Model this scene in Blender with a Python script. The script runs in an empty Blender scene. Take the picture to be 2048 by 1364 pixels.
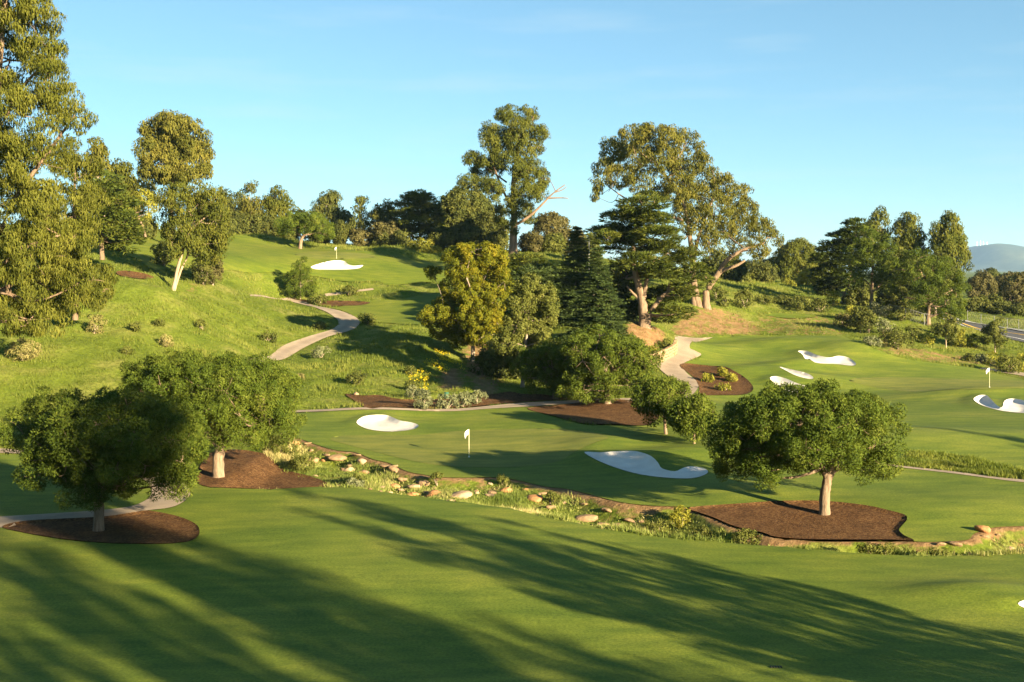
import bpy, math, random
import numpy as np
from mathutils import Vector
from mathutils.geometry import delaunay_2d_cdt

# ------------------------------------------------------------------ camera, sky, sun, exposure
FPX, CX, HY, ZC = 2275.0, 1024.0, 540.0, 14.3      # focal length / horizon in photo pixels, eye height
scn = bpy.context.scene
COL = scn.collection
cam_d = bpy.data.cameras.new('camera'); cam = bpy.data.objects.new('camera', cam_d); COL.objects.link(cam)
cam.location = (0, 0, ZC); cam.rotation_euler = (math.pi/2, 0, 0)
cam_d.sensor_width = 36; cam_d.lens = FPX/2048*36; cam_d.shift_y = (HY-682)/2048
cam_d.clip_start = 0.5; cam_d.clip_end = 30000
scn.camera = cam

SUN_EL, SUN_AZ = math.radians(14.5), math.radians(137.0)     # azimuth clockwise from +Y
TO_SUN = Vector((math.sin(SUN_AZ)*math.cos(SUN_EL), math.cos(SUN_AZ)*math.cos(SUN_EL), math.sin(SUN_EL)))
world = bpy.data.worlds.new('World'); scn.world = world; world.use_nodes = True
wn, wl = world.node_tree.nodes, world.node_tree.links
bg = wn['Background']; bg.inputs['Strength'].default_value = 0.056
sky = wn.new('ShaderNodeTexSky'); sky.sky_type = 'NISHITA'; sky.sun_disc = False
sky.sun_elevation = SUN_EL; sky.sun_rotation = SUN_AZ
sky.altitude = 2000; sky.air_density = 1.0; sky.dust_density = 0.1; sky.ozone_density = 4.3
# faint streaks of cirrus
tc = wn.new('ShaderNodeTexCoord'); mp = wn.new('ShaderNodeMapping'); mp.inputs['Scale'].default_value = (5, 3, 40)
nz = wn.new('ShaderNodeTexNoise'); nz.inputs['Scale'].default_value = 1.3; nz.inputs['Detail'].default_value = 6
rp = wn.new('ShaderNodeValToRGB'); rp.color_ramp.elements[0].position = .52; rp.color_ramp.elements[1].position = .78
rp.color_ramp.elements[1].color = (.22, .22, .22, 1)
mixw = wn.new('ShaderNodeMixRGB'); mixw.inputs['Color2'].default_value = (2.6, 3.2, 3.4, 1)
wl.new(tc.outputs['Generated'], mp.inputs['Vector']); wl.new(mp.outputs[0], nz.inputs['Vector'])
wl.new(nz.outputs['Fac'], rp.inputs[0]); wl.new(rp.outputs[0], mixw.inputs['Fac'])
gm_ = wn.new('ShaderNodeGamma'); gm_.inputs['Gamma'].default_value = .74; wl.new(sky.outputs[0], gm_.inputs['Color']); tn_ = wn.new('ShaderNodeMixRGB'); tn_.blend_type = 'MULTIPLY'; tn_.inputs['Fac'].default_value = 1; tn_.inputs['Color2'].default_value = (.92, 1.09, .98, 1); wl.new(gm_.outputs[0], tn_.inputs['Color1']); wl.new(tn_.outputs[0], mixw.inputs['Color1']); wl.new(mixw.outputs[0], bg.inputs['Color'])

sd = bpy.data.lights.new('sun', 'SUN'); sd.energy = 5.0; sd.angle = math.radians(.53); sd.color = (1.0, .80, .52)
so = bpy.data.objects.new('sun', sd); COL.objects.link(so); so.location = (60, -60, 60)
so.rotation_euler = TO_SUN.to_track_quat('Z', 'Y').to_euler()
vs = scn.view_settings
vs.view_transform = 'Standard'; vs.look = 'None'; vs.gamma = 1.0; vs.use_curve_mapping = False; vs.exposure = 2.38

# ------------------------------------------------------------------ small helpers
rng = np.random.default_rng(7)
def A(*a): return np.array(a, float)
def world_pt(px, py, D): return A((px-CX)/FPX*D, D, ZC+(HY-py)/FPX*D)
def hash3(ix, iy, iz, s=0):
    h = (ix*374761393 + iy*668265263 + iz*2147483647 + s*1274126177) & 0xffffffff
    h = ((h ^ (h >> 13))*1274126177) & 0xffffffff
    h = ((h ^ (h >> 16))*2246822519) & 0xffffffff
    return ((h ^ (h >> 15)) & 0xffff)/65535.0
def vnoise(p, s=0):
    p = np.asarray(p, float)
    if p.shape[1] == 2: p = np.c_[p, np.zeros(len(p))]
    i = np.floor(p).astype(np.int64); f = p-i; f = f*f*(3-2*f); r = 0
    for dx in (0, 1):
        wx = f[:, 0] if dx else 1-f[:, 0]
        for dy in (0, 1):
            wy = f[:, 1] if dy else 1-f[:, 1]
            for dz in (0, 1):
                wz = f[:, 2] if dz else 1-f[:, 2]
                r = r + wx*wy*wz*hash3(i[:, 0]+dx, i[:, 1]+dy, i[:, 2]+dz, s)
    return r
def fbm(p, o=4, s=0):
    p = np.asarray(p, float); r = 0; a = .5; t = 0
    for k in range(o):
        r = r+a*vnoise(p*2**k+17.3*k, s+k); t += a; a *= .5
    return r/t
def smooth(t): t = np.clip(t, 0, 1); return t*t*(3-2*t)

def make_mesh(name, V, F, smooth_shade=False, attrs=None):
    V = np.ascontiguousarray(V, np.float32); F = np.ascontiguousarray(F, np.int32)
    me = bpy.data.meshes.new(name); k = F.shape[1]
    me.vertices.add(len(V)); me.vertices.foreach_set('co', V.ravel())
    me.loops.add(F.size); me.loops.foreach_set('vertex_index', F.ravel())
    me.polygons.add(len(F)); me.polygons.foreach_set('loop_start', np.arange(len(F), dtype=np.int32)*k)
    if smooth_shade: me.polygons.foreach_set('use_smooth', np.ones(len(F), bool))
    me.update(calc_edges=True)
    for n, a in (attrs or {}).items():
        at = me.attributes.new(n, 'FLOAT', 'POINT'); at.data.foreach_set('value', np.ascontiguousarray(a, np.float32))
    return me
def obj(name, me, mat=None, parent=None):
    o = bpy.data.objects.new(name, me); COL.objects.link(o)
    if mat is not None and me is not None and not me.materials: me.materials.append(mat)
    if parent is not None: o.parent = parent
    return o
def tag(o, label=None, cat=None, group=None, kind=None):
    if label: o['label'] = label
    if cat: o['category'] = cat
    if group: o['group'] = group
    if kind: o['kind'] = kind
    return o
def empty(name, loc):
    o = bpy.data.objects.new(name, None); COL.objects.link(o); o.location = loc; o.empty_display_size = .3
    return o

# ------------------------------------------------------------------ materials
def new_mat(name):
    m = bpy.data.materials.new(name); m.use_nodes = True
    n, l = m.node_tree.nodes, m.node_tree.links
    return m, n, l, n['Principled BSDF']
def ramp(n, pts):
    r = n.new('ShaderNodeValToRGB'); e = r.color_ramp.elements
    e[0].position, e[0].color = pts[0][0], (*pts[0][1], 1); e[1].position, e[1].color = pts[-1][0], (*pts[-1][1], 1)
    for p, c in pts[1:-1]:
        x = e.new(p); x.color = (*c, 1)
    return r
def noise_n(n, l, scale, detail=4, vec=None, rough=.55, stretch=None):
    t = n.new('ShaderNodeTexNoise'); t.inputs['Scale'].default_value = scale
    t.inputs['Detail'].default_value = detail; t.inputs['Roughness'].default_value = rough
    if vec is None: vec = n.new('ShaderNodeTexCoord').outputs['Object']
    if stretch:
        m = n.new('ShaderNodeMapping'); m.inputs['Scale'].default_value = stretch
        if len(stretch) == 3: l.new(vec, m.inputs['Vector']); vec = m.outputs[0]
    l.new(vec, t.inputs['Vector']); return t
def mix_n(n, l, fac, a, b, mode='MIX'):
    m = n.new('ShaderNodeMixRGB'); m.blend_type = mode
    for s, v in (('Fac', fac), ('Color1', a), ('Color2', b)):
        if hasattr(v, 'is_output'): l.new(v, m.inputs[s])
        elif isinstance(v, (int, float)): m.inputs[s].default_value = v
        else: m.inputs[s].default_value = (*v, 1)
    return m.outputs[0]
def bump_n(n, l, b, h, strength, dist):
    x = n.new('ShaderNodeBump'); x.inputs['Strength'].default_value = strength; x.inputs['Distance'].default_value = dist
    l.new(h, x.inputs['Height']); l.new(x.outputs[0], b.inputs['Normal'])
def attr_n(n, name):
    a = n.new('ShaderNodeAttribute'); a.attribute_name = name; return a

def turf_mat(name, c_dark, c_mid, c_light, scale=.12, fine=9, bump=.35, rough=.85):
    m, n, l, b = new_mat(name)
    big = noise_n(n, l, scale, 5, rough=.6); r = ramp(n, [(.3, c_dark), (.5, c_mid), (.72, c_light)]); l.new(big.outputs[0], r.inputs[0])
    st = noise_n(n, l, .9, 4, stretch=(.35, 1.2, 1)); r2 = ramp(n, [(.3, (.70, .78, .75)), (.7, (1.26, 1.17, 1.1))]); l.new(st.outputs[0], r2.inputs[0])
    fn = noise_n(n, l, fine, 3); r3 = ramp(n, [(.3, (.62, .68, .6)), (.7, (1.36, 1.3, 1.35))]); l.new(fn.outputs[0], r3.inputs[0])
    c = mix_n(n, l, 1.0, r.outputs[0], r2.outputs[0], 'MULTIPLY'); c = mix_n(n, l, .8, c, r3.outputs[0], 'MULTIPLY')
    l.new(c, b.inputs['Base Color']); b.inputs['Roughness'].default_value = rough; b.inputs['Specular IOR Level'].default_value = .15
    bump_n(n, l, b, noise_n(n, l, fine*2.2, 3).outputs[0], bump, .05)
    return m
LEAFK = {'pine': (.86, .88, .7), 'euca': (.88, .86, .5), 'cypr': (1.15, 1.05, .7), 'fir_': (1.0, .98, .8), 'dark': (1.1, 1.03, .8), 'weep': (.62, .68, .42), 'acac': (.95, .95, .8), 'shru': (.85, .85, .7), 'oliv': (.85, .85, .7), 'brow': (.85, .85, .75)}
def leaf_mat(name, dark, mid, light, transl=.28, rough=.7, spec=.08):
    kf = LEAFK.get(name[:4], (1, 1, 1)); dark, mid, light = [tuple(a*b for a, b in zip(c, kf)) for c in (dark, mid, light)]
    m, n, l, b = new_mat(name)
    r = ramp(n, [(.05, dark), (.5, mid), (.95, light)]); l.new(attr_n(n, 'tint').outputs['Fac'], r.inputs[0])
    oi = n.new('ShaderNodeObjectInfo'); mr = n.new('ShaderNodeMapRange'); mr.inputs['To Min'].default_value = .88; mr.inputs['To Max'].default_value = 1.12
    l.new(oi.outputs['Random'], mr.inputs[0]); c = mix_n(n, l, 1.0, r.outputs[0], mr.outputs[0], 'MULTIPLY')
    l.new(c, b.inputs['Base Color']); b.inputs['Roughness'].default_value = rough; b.inputs['Specular IOR Level'].default_value = spec
    t = n.new('ShaderNodeBsdfTranslucent'); tcx = mix_n(n, l, 1.0, c, (1.25, 1.2, .6), 'MULTIPLY'); l.new(tcx, t.inputs['Color'])
    ms = n.new('ShaderNodeMixShader'); ms.inputs[0].default_value = transl
    l.new(b.outputs[0], ms.inputs[1]); l.new(t.outputs[0], ms.inputs[2]); l.new(ms.outputs[0], n['Material Output'].inputs['Surface'])
    return m
def bark_mat(name, dark, light, sc=3.0):
    m, n, l, b = new_mat(name)
    t = noise_n(n, l, sc, 6, stretch=(2.2, 2.2, .35), rough=.7); r = ramp(n, [(.32, dark), (.68, light)]); l.new(t.outputs[0], r.inputs[0])
    l.new(r.outputs[0], b.inputs['Base Color']); b.inputs['Roughness'].default_value = .9; b.inputs['Specular IOR Level'].default_value = .1
    bump_n(n, l, b, t.outputs[0], .9, .08); return m
def plain_mat(name, c, rough=.6, spec=.3, var=.12, sc=6):
    m, n, l, b = new_mat(name)
    t = noise_n(n, l, sc, 5); r = ramp(n, [(.3, tuple(x*(1-var) for x in c)), (.7, tuple(x*(1+var) for x in c))]); l.new(t.outputs[0], r.inputs[0])
    l.new(r.outputs[0], b.inputs['Base Color']); b.inputs['Roughness'].default_value = rough; b.inputs['Specular IOR Level'].default_value = spec
    bump_n(n, l, b, t.outputs[0], .25, .02); return m

M = {}
M['fairway'] = turf_mat('mown_fairway', (.074, .114, .011), (.104, .140, .015), (.144, .167, .023))
M['green'] = turf_mat('putting_green', (.108, .128, .022), (.126, .142, .026), (.146, .157, .032), scale=.25, fine=14, bump=.12)
M['hillfair'] = turf_mat('hill_fairway', (.075, .11, .009), (.10, .13, .012), (.13, .15, .018), scale=.1)
def ground_mat():
    m, n, l, b = new_mat('rough_ground')
    t = noise_n(n, l, .22, 6, rough=.62); r = ramp(n, [(.3, (.065, .095, .010)), (.5, (.10, .13, .016)), (.7, (.16, .165, .04))]); l.new(t.outputs[0], r.inputs[0])
    t2 = noise_n(n, l, 2.6, 5, rough=.7); r2 = ramp(n, [(.3, (.6, .62, .55)), (.7, (1.3, 1.28, 1.3))]); l.new(t2.outputs[0], r2.inputs[0])
    g = mix_n(n, l, 1., r.outputs[0], r2.outputs[0], 'MULTIPLY')
    t3 = noise_n(n, l, 1.3, 6, rough=.7); rd = ramp(n, [(.3, (.13, .075, .032)), (.55, (.21, .132, .062)), (.75, (.29, .20, .105))]); l.new(t3.outputs[0], rd.inputs[0])
    ad = attr_n(n, 'dirt'); t4 = noise_n(n, l, .9, 6, rough=.7)
    ma = n.new('ShaderNodeMath'); ma.operation = 'MULTIPLY_ADD'; l.new(t4.outputs[0], ma.inputs[0]); ma.inputs[1].default_value = 1.6; ma.inputs[2].default_value = -.8
    mb = n.new('ShaderNodeMath'); mb.operation = 'ADD'; l.new(ma.outputs[0], mb.inputs[0]); l.new(ad.outputs['Fac'], mb.inputs[1])
    mc = n.new('ShaderNodeMapRange'); mc.inputs['From Min'].default_value = .35; mc.inputs['From Max'].default_value = .65; l.new(mb.outputs[0], mc.inputs[0])
    mm = n.new('ShaderNodeMath'); mm.operation = 'MULTIPLY'; l.new(mc.outputs[0], mm.inputs[0])
    st = n.new('ShaderNodeMapRange'); st.inputs['From Min'].default_value = .02; st.inputs['From Max'].default_value = .2; l.new(ad.outputs['Fac'], st.inputs[0]); l.new(st.outputs[0], mm.inputs[1])
    c = mix_n(n, l, mm.outputs[0], g, rd.outputs[0])
    l.new(c, b.inputs['Base Color']); b.inputs['Roughness'].default_value = .95; b.inputs['Specular IOR Level'].default_value = .08
    bump_n(n, l, b, t2.outputs[0], .7, .25); return m
M['ground'] = ground_mat()
def sand_mat():
    m, n, l, b = new_mat('bunker_sand')
    t = noise_n(n, l, .8, 5); r = ramp(n, [(.3, (.50, .465, .41)), (.7, (.61, .58, .52))]); l.new(t.outputs[0], r.inputs[0]); l.new(r.outputs[0], b.inputs['Base Color'])
    b.inputs['Roughness'].default_value = .95; b.inputs['Specular IOR Level'].default_value = .1
    bump_n(n, l, b, noise_n(n, l, 5, 5, stretch=(1, 3, 1)).outputs[0], .35, .06); return m
M['sand'] = sand_mat()
def path_mat():
    m, n, l, b = new_mat('cart_path_concrete')
    t = noise_n(n, l, .6, 6, rough=.65); r = ramp(n, [(.3, (.24, .185, .125)), (.7, (.33, .265, .185))]); l.new(t.outputs[0], r.inputs[0])
    f = noise_n(n, l, 14, 3); rf = ramp(n, [(.3, (.85, .85, .85)), (.7, (1.12, 1.12, 1.12))]); l.new(f.outputs[0], rf.inputs[0])
    c = mix_n(n, l, 1., r.outputs[0], rf.outputs[0], 'MULTIPLY')
    e = attr_n(n, 'track'); re = ramp(n, [(0, (1, 1, 1)), (1, (.68, .68, .70))]); l.new(e.outputs['Fac'], re.inputs[0])
    c = mix_n(n, l, 1., c, re.outputs[0], 'MULTIPLY')
    l.new(c, b.inputs['Base Color']); b.inputs['Roughness'].default_value = .9; return m
M['path'] = path_mat()
def mulch_mat():
    m, n, l, b = new_mat('bark_mulch')
    v = n.new('ShaderNodeTexVoronoi'); v.inputs['Scale'].default_value = 9
    mp = n.new('ShaderNodeMapping'); mp.inputs['Scale'].default_value = (1, 1.8, 1); l.new(n.new('ShaderNodeTexCoord').outputs['Object'], mp.inputs[0]); l.new(mp.outputs[0], v.inputs['Vector'])
    r = ramp(n, [(.1, (.042, .020, .008)), (.5, (.082, .041, .016)), (.95, (.16, .092, .038))]); l.new(v.outputs['Color'], r.inputs[0])
    t = noise_n(n, l, .9, 5); r2 = ramp(n, [(.3, (.75, .75, .75)), (.7, (1.2, 1.2, 1.2))]); l.new(t.outputs[0], r2.inputs[0])
    c = mix_n(n, l, 1., r.outputs[0], r2.outputs[0], 'MULTIPLY'); l.new(c, b.inputs['Base Color']); b.inputs['Roughness'].default_value = .95
    b.inputs['Specular IOR Level'].default_value = .1
    bump_n(n, l, b, noise_n(n, l, 12, 4).outputs[0], .9, .08); return m
M['mulch'] = mulch_mat()
M['asphalt'] = plain_mat('asphalt', (.06, .062, .068), .9, .2)
M['sidewalk'] = plain_mat('sidewalk_concrete', (.26, .265, .27), .9, .2)
M['yellow'] = plain_mat('yellow_road_paint', (.65, .42, .06), .7)
M['white'] = plain_mat('white_paint', (.78, .78, .76), .6)
M['metal'] = plain_mat('galvanised_metal', (.17, .175, .175), .6, .3)
M['hill'] = turf_mat('mountain_cover', (.03, .045, .025), (.055, .07, .035), (.10, .10, .055), scale=.002, fine=.012, bump=.3)
M['rock'] = bark_mat('sandstone', (.13, .085, .045), (.30, .205, .115), .9)
M['rock_orange'] = bark_mat('ochre_sandstone', (.22, .10, .04), (.42, .23, .10), .9)
M['rock_pale'] = bark_mat('pale_sandstone', (.22, .15, .085), (.40, .29, .18), .9)
M['wallstone'] = plain_mat('cut_wall_stone', (.27, .195, .11), .9, .1, .3, 2.5)
M['mortar'] = plain_mat('wall_mortar', (.06, .045, .03), .95, .1)
M['pine'] = leaf_mat('pine_needles', (.030, .052, .008), (.070, .100, .014), (.135, .155, .026), .14)
M['pine2'] = leaf_mat('pine_needles_fresh', (.036, .060, .009), (.082, .112, .016), (.15, .17, .03), .16)
M['euc'] = leaf_mat('eucalyptus_leaves', (.055, .068, .020), (.105, .112, .032), (.185, .172, .055), .25)
M['euc_green'] = leaf_mat('eucalyptus_leaves_dense', (.045, .062, .016), (.088, .105, .026), (.15, .152, .04), .25)
M['euc_near'] = leaf_mat('weeping_eucalyptus_leaves', (.07, .08, .018), (.135, .135, .030), (.24, .22, .06), .3)
M['cyp'] = leaf_mat('cypress_sprays', (.026, .046, .014), (.058, .085, .020), (.115, .135, .032), .18)
M['fir'] = leaf_mat('fir_needles', (.025, .045, .018), (.05, .078, .026), (.09, .12, .038), .15)
M['acacia'] = leaf_mat('acacia_leaves', (.075, .095, .010), (.15, .16, .014), (.26, .21, .018), .3)
M['olive'] = leaf_mat('olive_grey_leaves', (.06, .075, .016), (.11, .125, .03), (.17, .175, .052), .22)
M['oak'] = leaf_mat('dark_broad_leaves', (.032, .045, .014), (.062, .078, .022), (.11, .12, .034), .22)
M['brownleaf'] = leaf_mat('brownish_leaves', (.055, .056, .02), (.098, .092, .034), (.15, .135, .055), .2)
M['shrub'] = leaf_mat('shrub_leaves', (.05, .065, .015), (.10, .115, .028), (.17, .18, .05), .25)
M['shrub_y'] = leaf_mat('yellow_green_leaves', (.10, .115, .015), (.18, .185, .022), (.28, .26, .04), .3)
M['yellowleaf'] = leaf_mat('yellow_leaves', (.22, .17, .02), (.42, .32, .03), (.55, .45, .06), .3)
M['sage'] = leaf_mat('sage_leaves', (.085, .10, .045), (.14, .155, .075), (.21, .22, .12), .2)
M['tan'] = leaf_mat('dry_stems', (.08, .08, .024), (.14, .13, .042), (.22, .19, .075), .15)
M['grass'] = leaf_mat('tall_grass_blades', (.068, .100, .010), (.118, .152, .018), (.195, .205, .04), .35, .6, .2)
M['native'] = leaf_mat('native_grass_blades', (.08, .115, .018), (.165, .20, .04), (.36, .31, .14), .3, .6, .2)
M['flower'] = leaf_mat('yellow_petals', (.55, .42, .01), (.72, .58, .02), (.8, .7, .05), .3)
M['bark_pine'] = bark_mat('pine_bark', (.10, .07, .045), (.26, .195, .13))
M['bark_euc'] = bark_mat('pale_eucalyptus_bark', (.095, .065, .04), (.24, .175, .115), 1.6)
M['bark_grey'] = bark_mat('grey_brown_bark', (.16, .125, .09), (.36, .29, .21))
M['bark_white'] = bark_mat('cream_bark', (.20, .145, .09), (.40, .31, .21), 1.5)

# ------------------------------------------------------------------ terrain: control points (pixel + depth or pixel + level)
CTRL = []
def cz(*t):                 # px, py, level z
    for px, py, z in t:
        D = (ZC-z)*FPX/(py-HY); CTRL.append(world_pt(px, py, D))
def cd(*t):                 # px, py, depth
    for px, py, D in t: CTRL.append(world_pt(px, py, D))
def cw(*t):
    for p in t: CTRL.append(A(*p))
cz((0, 1364, 0), (512, 1364, .1), (1024, 1364, .2), (1536, 1364, .3), (2048, 1364, .4), (0, 1200, 0), (500, 1180, .25), (1024, 1200, .35), (1536, 1200, .3), (2048, 1200, .2),
   (30, 1050, .1), (300, 1060, .2), (700, 985, .35), (1000, 1015, .25), (1400, 1088, .05), (1800, 1115, -.1), (2048, 1112, -.1), (450, 985, .3),
   (640, 890, .5), (850, 955, .1), (1100, 980, 0), (1300, 1015, 0), (1650, 1025, 0), (1830, 1085, -.1), (2048, 1058, -.1), (937, 915, .25), (750, 852, .7),
   (1100, 860, .9), (1250, 900, .5), (1400, 950, .4), (1600, 930, .7), (1800, 935, .7), (2048, 960, .7), (610, 823, .9), (850, 820, 1.), (1050, 810, 1.1), (1165, 802, 1.3),
   (760, 790, 1.7), (1300, 850, 1.), (1390, 885, .8), (1500, 830, 1.1), (1900, 850, .9), (2048, 830, 1.), (0, 905, .4), (250, 925, .3), (450, 905, .6))
cd((1978, 775, 129), (1700, 770, 134), (1450, 790, 125), (1550, 765, 134), (1650, 730, 146), (1400, 730, 144), (1385, 690, 159), (1390, 674, 166), (1550, 672, 168),
   (1690, 674, 166), (1850, 724, 151), (2048, 760, 140), (1400, 630, 174), (1500, 640, 178), (1570, 631, 184), (1700, 640, 182), (1290, 652, 152), (1328, 698, 148),
   (1410, 605, 181), (1600, 602, 204), (1600, 580, 235), (1750, 622, 195), (1855, 650, 185), (1950, 682, 176), (2048, 745, 150), (1930, 655, 200), (2048, 672, 186),
   (2048, 645, 214), (1980, 625, 240), (2048, 605, 300),
   (620, 800, 115), (750, 760, 125), (880, 770, 123), (600, 740, 131), (540, 715, 139), (700, 700, 146), (850, 690, 143), (660, 668, 157), (710, 645, 166), (780, 650, 164),
   (640, 612, 181), (560, 597, 186), (700, 600, 185), (850, 600, 183), (860, 570, 194), (700, 565, 193), (540, 545, 191), (675, 530, 203), (800, 545, 201), (860, 524, 214),
   (700, 500, 222), (600, 497, 225), (480, 472, 232), (1025, 510, 222), (945, 720, 141), (1040, 770, 124), (1100, 650, 164), (1190, 660, 151), (1190, 800, 112), (1150, 560, 192),
   (0, 800, 100), (0, 700, 112), (0, 620, 124), (200, 800, 103), (200, 700, 115), (200, 600, 132), (340, 578, 141), (200, 550, 150), (400, 700, 125), (400, 800, 107),
   (400, 640, 144), (500, 600, 170), (470, 545, 184), (300, 540, 160), (300, 490, 188), (270, 464, 207), (400, 500, 198), (100, 520, 160))
cw((0, 0, 12.0), (0, 14, 8), (-40, 8, 7), (40, 8, 4), (55, 45, 1), (-60, 45, 2), (80, 80, 2), (100, 130, 3), (-100, 90, 9), (-120, 150, 17), (-140, 220, 21), (130, 200, 4),
   (60, -30, 5), (0, -40, 13), (-60, -30, 11), (100, -60, 6), (180, 60, 3), (-200, 80, 18), (-240, 240, 20), (-200, 330, 16), (-60, 330, 15), (40, 330, 12), (120, 320, 8),
   (260, 300, 5), (250, 150, 3), (240, -60, 4), (-200, -60, 14), (0, 270, 17), (-90, 262, 20), (70, 262, 11))
CT = np.array(CTRL)
def tps_k(r2): return np.where(r2 > 1e-9, .5*r2*np.log(np.maximum(r2, 1e-9)), 0)
_P = CT[:, :2]/100.0; _n = len(CT)
_K = tps_k(((_P[:, None]-_P[None])**2).sum(-1))+np.eye(_n)*2e-4
_Q = np.c_[np.ones(_n), _P]
_S = np.linalg.solve(np.block([[_K, _Q], [_Q.T, np.zeros((3, 3))]]), np.r_[CT[:, 2], 0, 0, 0])
GX0, GY0, GN, GM = -300, -100, 641, 521             # 1 m lattice of heights
gx = GX0+np.arange(GN); gy = GY0+np.arange(GM)
G = np.empty((GM, GN))
for j in range(GM):
    p = np.c_[gx, np.full(GN, gy[j])]/100.0
    G[j] = tps_k(((p[:, None]-_P[None])**2).sum(-1))@_S[:_n]+_S[_n]+p@_S[_n+1:]
G = np.clip(G, -3, 24)
def cubic_w(f):
    return np.stack([(-f+2*f*f-f**3)/2, (2-5*f*f+3*f**3)/2, (f+4*f*f-3*f**3)/2, (-f*f+f**3)/2])
def z_base(x, y):
    x = np.asarray(x, float); y = np.asarray(y, float)
    u = np.clip(x-GX0, 1, GN-3.001); v = np.clip(y-GY0, 1, GM-3.001)
    i = np.floor(u).astype(int); j = np.floor(v).astype(int); wx = cubic_w(u-i); wy = cubic_w(v-j); r = 0
    for a in range(4):
        for b in range(4): r = r+wx[a]*wy[b]*G[j-1+b, i-1+a]
    far = smooth((np.hypot(np.maximum(np.abs(x)-200, 0), np.maximum(y-290, 0)))/200)
    return r*(1-far)+3.0*far
MOUNDS = []                                          # (x, y, height, radius_x, radius_y)
def z_mound(x, y):
    z = z_base(x, y)
    for mx, my, h, rx, ry in MOUNDS: z = z+h*np.exp(-((x-mx)/rx)**2-((y-my)/ry)**2)
    return z
def cast(pts, fn=z_mound):
    """photo pixels -> points on the ground"""
    pts = np.asarray(pts, float); D = np.concatenate([np.arange(24, 420, .5)]); out = []
    for px, py in pts:
        x = (px-CX)/FPX*D; zr = ZC+(HY-py)/FPX*D; h = zr-fn(x, D)
        k = np.where((h[1:] <= 0) & (h[:-1] > 0))[0]
        if len(k) == 0: d = D[np.argmin(np.abs(h))]
        else:
            k = k[0]; t = h[k]/(h[k]-h[k+1]); d = D[k]+t*.5
        out.append(((px-CX)/FPX*d, d))
    return np.array(out)
def mound(px, py, h, rx, ry):
    (x, y), = cast([(px, py)], z_base); MOUNDS.append((x, y, h, rx, ry))
mound(775, 822, .7, 6, 3.0); mound(1200, 892, .5, 3.0, 3.5); mound(1350, 915, .55, 4.0, 3.0); mound(1720, 705, 1.4, 7, 4.5); mound(1600, 735, 1.0, 5, 3.0)
mound(1990, 788, .8, 9, 3.2); mound(720, 520, .4, 8, 4); mound(1570, 692, 1.0, 8, 4); mound(1500, 748, .9, 5, 3.5); mound(1430, 700, .6, 5, 4); mound(1640, 765, .8, 7, 4); mound(1560, 800, -.5, 9, 5); mound(1960, 1192, .5, 3.2, 1.8)
mound(800, 506, 1.4, 7, 5); mound(520, 480, .9, 10, 5); mound(1800, 880, .8, 12, 6); mound(1500, 985, .35, 6, 4); mound(1900, 1020, .4, 8, 4); mound(850, 895, -.2, 9, 6)

def closed_smooth(p, n=4, closed=True):
    p = np.asarray(p, float); N = len(p); out = []
    rngk = range(N if closed else N-1)
    for i in rngk:
        p0, p1, p2, p3 = (p[(i-1) % N], p[i], p[(i+1) % N], p[(i+2) % N]) if closed else (p[max(i-1, 0)], p[i], p[i+1], p[min(i+2, N-1)])
        for k in range(n):
            t = k/n; out.append(.5*((2*p1)+(-p0+p2)*t+(2*p0-5*p1+4*p2-p3)*t*t+(-p0+3*p1-3*p2+p3)*t**3))
    if not closed: out.append(p[-1])
    return np.array(out)
def poly(pts, sm=3): 
    q = cast(pts); return closed_smooth(q, sm) if sm > 1 else q
def inside(x, y, P):
    x = np.asarray(x, float); y = np.asarray(y, float); r = np.zeros(x.shape, bool)
    bb = (x >= P[:, 0].min()) & (x <= P[:, 0].max()) & (y >= P[:, 1].min()) & (y <= P[:, 1].max())
    if not bb.any(): return r
    X = x[bb]; Y = y[bb]; c = np.zeros(X.shape, bool); Q = np.roll(P, -1, 0)
    for (x1, y1), (x2, y2) in zip(P, Q):
        if y1 == y2: continue
        k = ((y1 > Y) != (y2 > Y)) & (X < (x2-x1)*(Y-y1)/(y2-y1)+x1); c ^= k
    r[bb] = c; return r
def edge_dist(x, y, P, closed=True, lim=6):
    x = np.asarray(x, float); y = np.asarray(y, float); d = np.full(x.shape, 1e3)
    bb = (x >= P[:, 0].min()-lim) & (x <= P[:, 0].max()+lim) & (y >= P[:, 1].min()-lim) & (y <= P[:, 1].max()+lim)
    if not bb.any(): return d
    X = x[bb]; Y = y[bb]; dd = np.full(X.shape, 1e3); Q = np.roll(P, -1, 0)
    prs = list(zip(P, Q)); prs = prs if closed else prs[:-1]
    for (x1, y1), (x2, y2) in prs:
        ex, ey = x2-x1, y2-y1; L = ex*ex+ey*ey+1e-12
        t = np.clip(((X-x1)*ex+(Y-y1)*ey)/L, 0, 1); dd = np.minimum(dd, np.hypot(X-x1-t*ex, Y-y1-t*ey))
    d[bb] = dd; return d

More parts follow.
